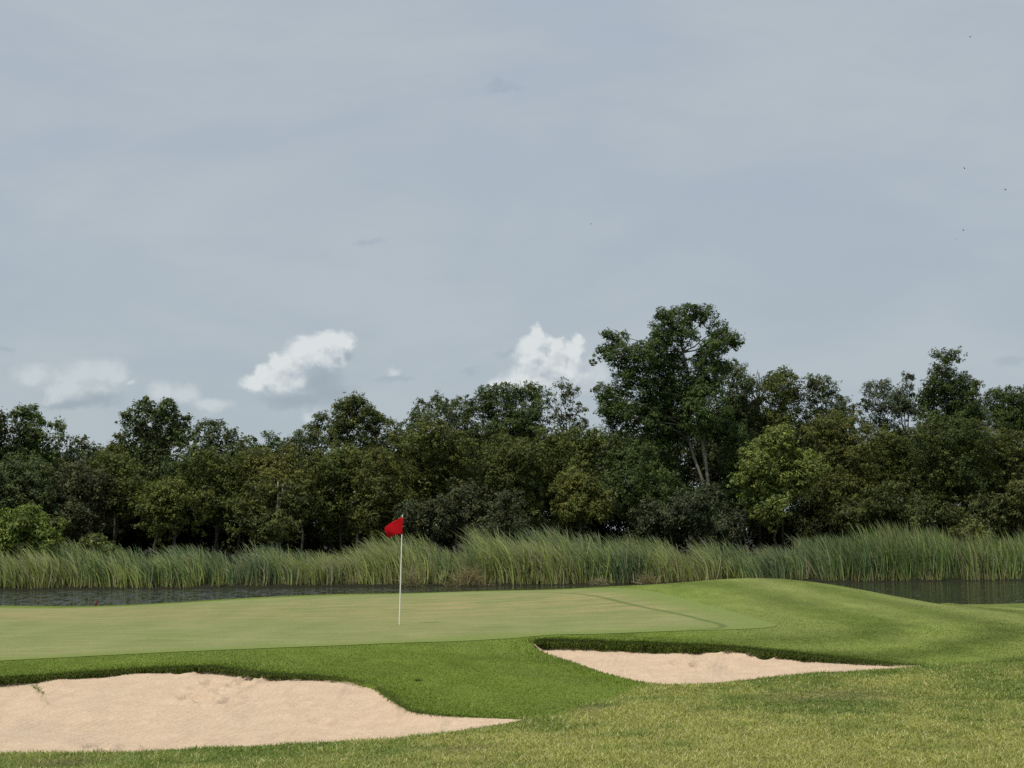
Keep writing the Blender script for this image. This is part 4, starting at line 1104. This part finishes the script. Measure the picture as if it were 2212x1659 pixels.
CL_B = [(714, 741, 44, 20), (752, 746, 11, 9), (661, 760, 38, 26), (609, 780, 22, 17), (568, 799, 18, 15), (557, 824, 32, 20), (622, 818, 45, 28), (690, 778, 50, 30), (738, 777, 18, 14),
        (1160, 722, 14, 14), (1150, 748, 24, 18), (1186, 746, 23, 16), (1206, 742, 12, 12), (1248, 731, 10, 10), (1242, 757, 22, 18), (1192, 782, 55, 32), (1160, 775, 36, 24), (1228, 805, 45, 36), (1165, 825, 70, 32), (1100, 834, 40, 12)]
CL_M = [(180, 807, 32, 22), (222, 805, 36, 21), (250, 816, 20, 18), (150, 832, 44, 26), (120, 852, 34, 22), (200, 845, 54, 28), (281, 828, 10, 7),
        (450, 873, 36, 12), (355, 850, 28, 20), (400, 853, 24, 18), (70, 812, 34, 20), (668, 902, 16, 12), (846, 804, 10, 7), (1280, 815, 34, 34)]
CL_G = [(850, 818, 40, 9), (1090, 190, 42, 9), (795, 520, 30, 8), (1100, 762, 26, 6), (1015, 802, 20, 6), (2180, 782, 32, 8), (8, 758, 20, 7), (330, 885, 60, 10), (1075, 182, 20, 14)]
CL_U = [(692, 826, 34, 28), (650, 864, 70, 13), (712, 850, 40, 18), (755, 770, 9, 8), (165, 873, 62, 9), (215, 862, 36, 14)]
gU = lobes_group('cloud_belly', CL_U)
gB, gM, gG = lobes_group('cumulus_bright', CL_B), lobes_group('cumulus_dim', CL_M), lobes_group('cloud_grey', CL_G)
dn = n.noise(UV, 52, 7, .62); dn2 = n.noise(UV, 150, 4, .6)
off = n.vm('MULTIPLY', n.vm('SUBTRACT', dn.outputs['Color'], (.5, .5, .5)), (.017, .017, 0))
off = n.vm('ADD', off, n.vm('MULTIPLY', n.vm('SUBTRACT', dn2.outputs['Color'], (.5, .5, .5)), (.004, .004, 0)))
PD = n.vm('ADD', UV, off)
def ev(g, p):
    nd = n.n('ShaderNodeGroup'); nd.node_tree = g; n.lk(p, nd.inputs[0]); return nd.outputs[0]
SH = (-.0050, .0120, 0)
col = base
dg = ev(gG, PD)
col = n.mix(n.mapr(dg, 1.15, .25, 0, .42), col, rgb(.335, .405, .475))
dns = n.noise(n.vm('ADD', UV, (-.0012, .0030, 0)), 52, 7, .62)
relief = n.math('MULTIPLY', n.math('SUBTRACT', dn.outputs['Fac'], dns.outputs['Fac']), 3.4)
for g, amt, e0, e1, bright, dim in ((gM, .88, 1.32, .28, rgb(.595, .65, .672), rgb(.43, .485, .535)), (gB, 1.0, 1.12, .55, rgb(.725, .765, .770), rgb(.405, .465, .52))):
    d0 = ev(g, PD); d1 = ev(g, n.vm('ADD', PD, SH))
    alpha = n.mapr(n.math('MULTIPLY_ADD', n.math('SUBTRACT', dn2.outputs['Fac'], .5), .35, d0), e0, e1, 0, amt)
    lit = n.mapr(n.math('ADD', n.math('SUBTRACT', d1, d0), relief), -.70, .62, smooth=False)
    alpha = n.math('MULTIPLY', alpha, n.mapr(lit, .05, .55, .45, 1.0))
    cc = n.mix(lit, dim, bright)
    col = n.mix(alpha, col, cc)
du = ev(gU, PD)
col = n.mix(n.mapr(du, 1.4, .2, 0, .62), col, rgb(.295, .362, .422))
bg1 = n.n('ShaderNodeBackground'); n.lk(sky.outputs[0], bg1.inputs[0]); bg1.inputs[1].default_value = .10
bg2 = n.n('ShaderNodeBackground'); n.lk(col, bg2.inputs[0]); bg2.inputs[1].default_value = 1.0
mx = n.n('ShaderNodeMixShader'); mx.inputs[0].default_value = .93
n.lk(bg1.outputs[0], mx.inputs[1]); n.lk(bg2.outputs[0], mx.inputs[2])
o = n.n('ShaderNodeOutputWorld'); n.lk(mx.outputs[0], o.inputs['Surface'])
w.cycles.sampling_method = 'MANUAL'; w.cycles.sample_map_resolution = 512

# ------------------------------------------------------------------ render settings
SC.render.engine = 'CYCLES'
cy = SC.cycles
cy.max_bounces = 5; cy.diffuse_bounces = 2; cy.glossy_bounces = 3; cy.transmission_bounces = 2
cy.use_denoising = False
cy.sample_clamp_indirect = 4.0
vs = SC.view_settings
vs.view_transform = 'Standard'; vs.look = 'None'; vs.exposure = 0.0; vs.gamma = 1.0
SC.render.film_transparent = False
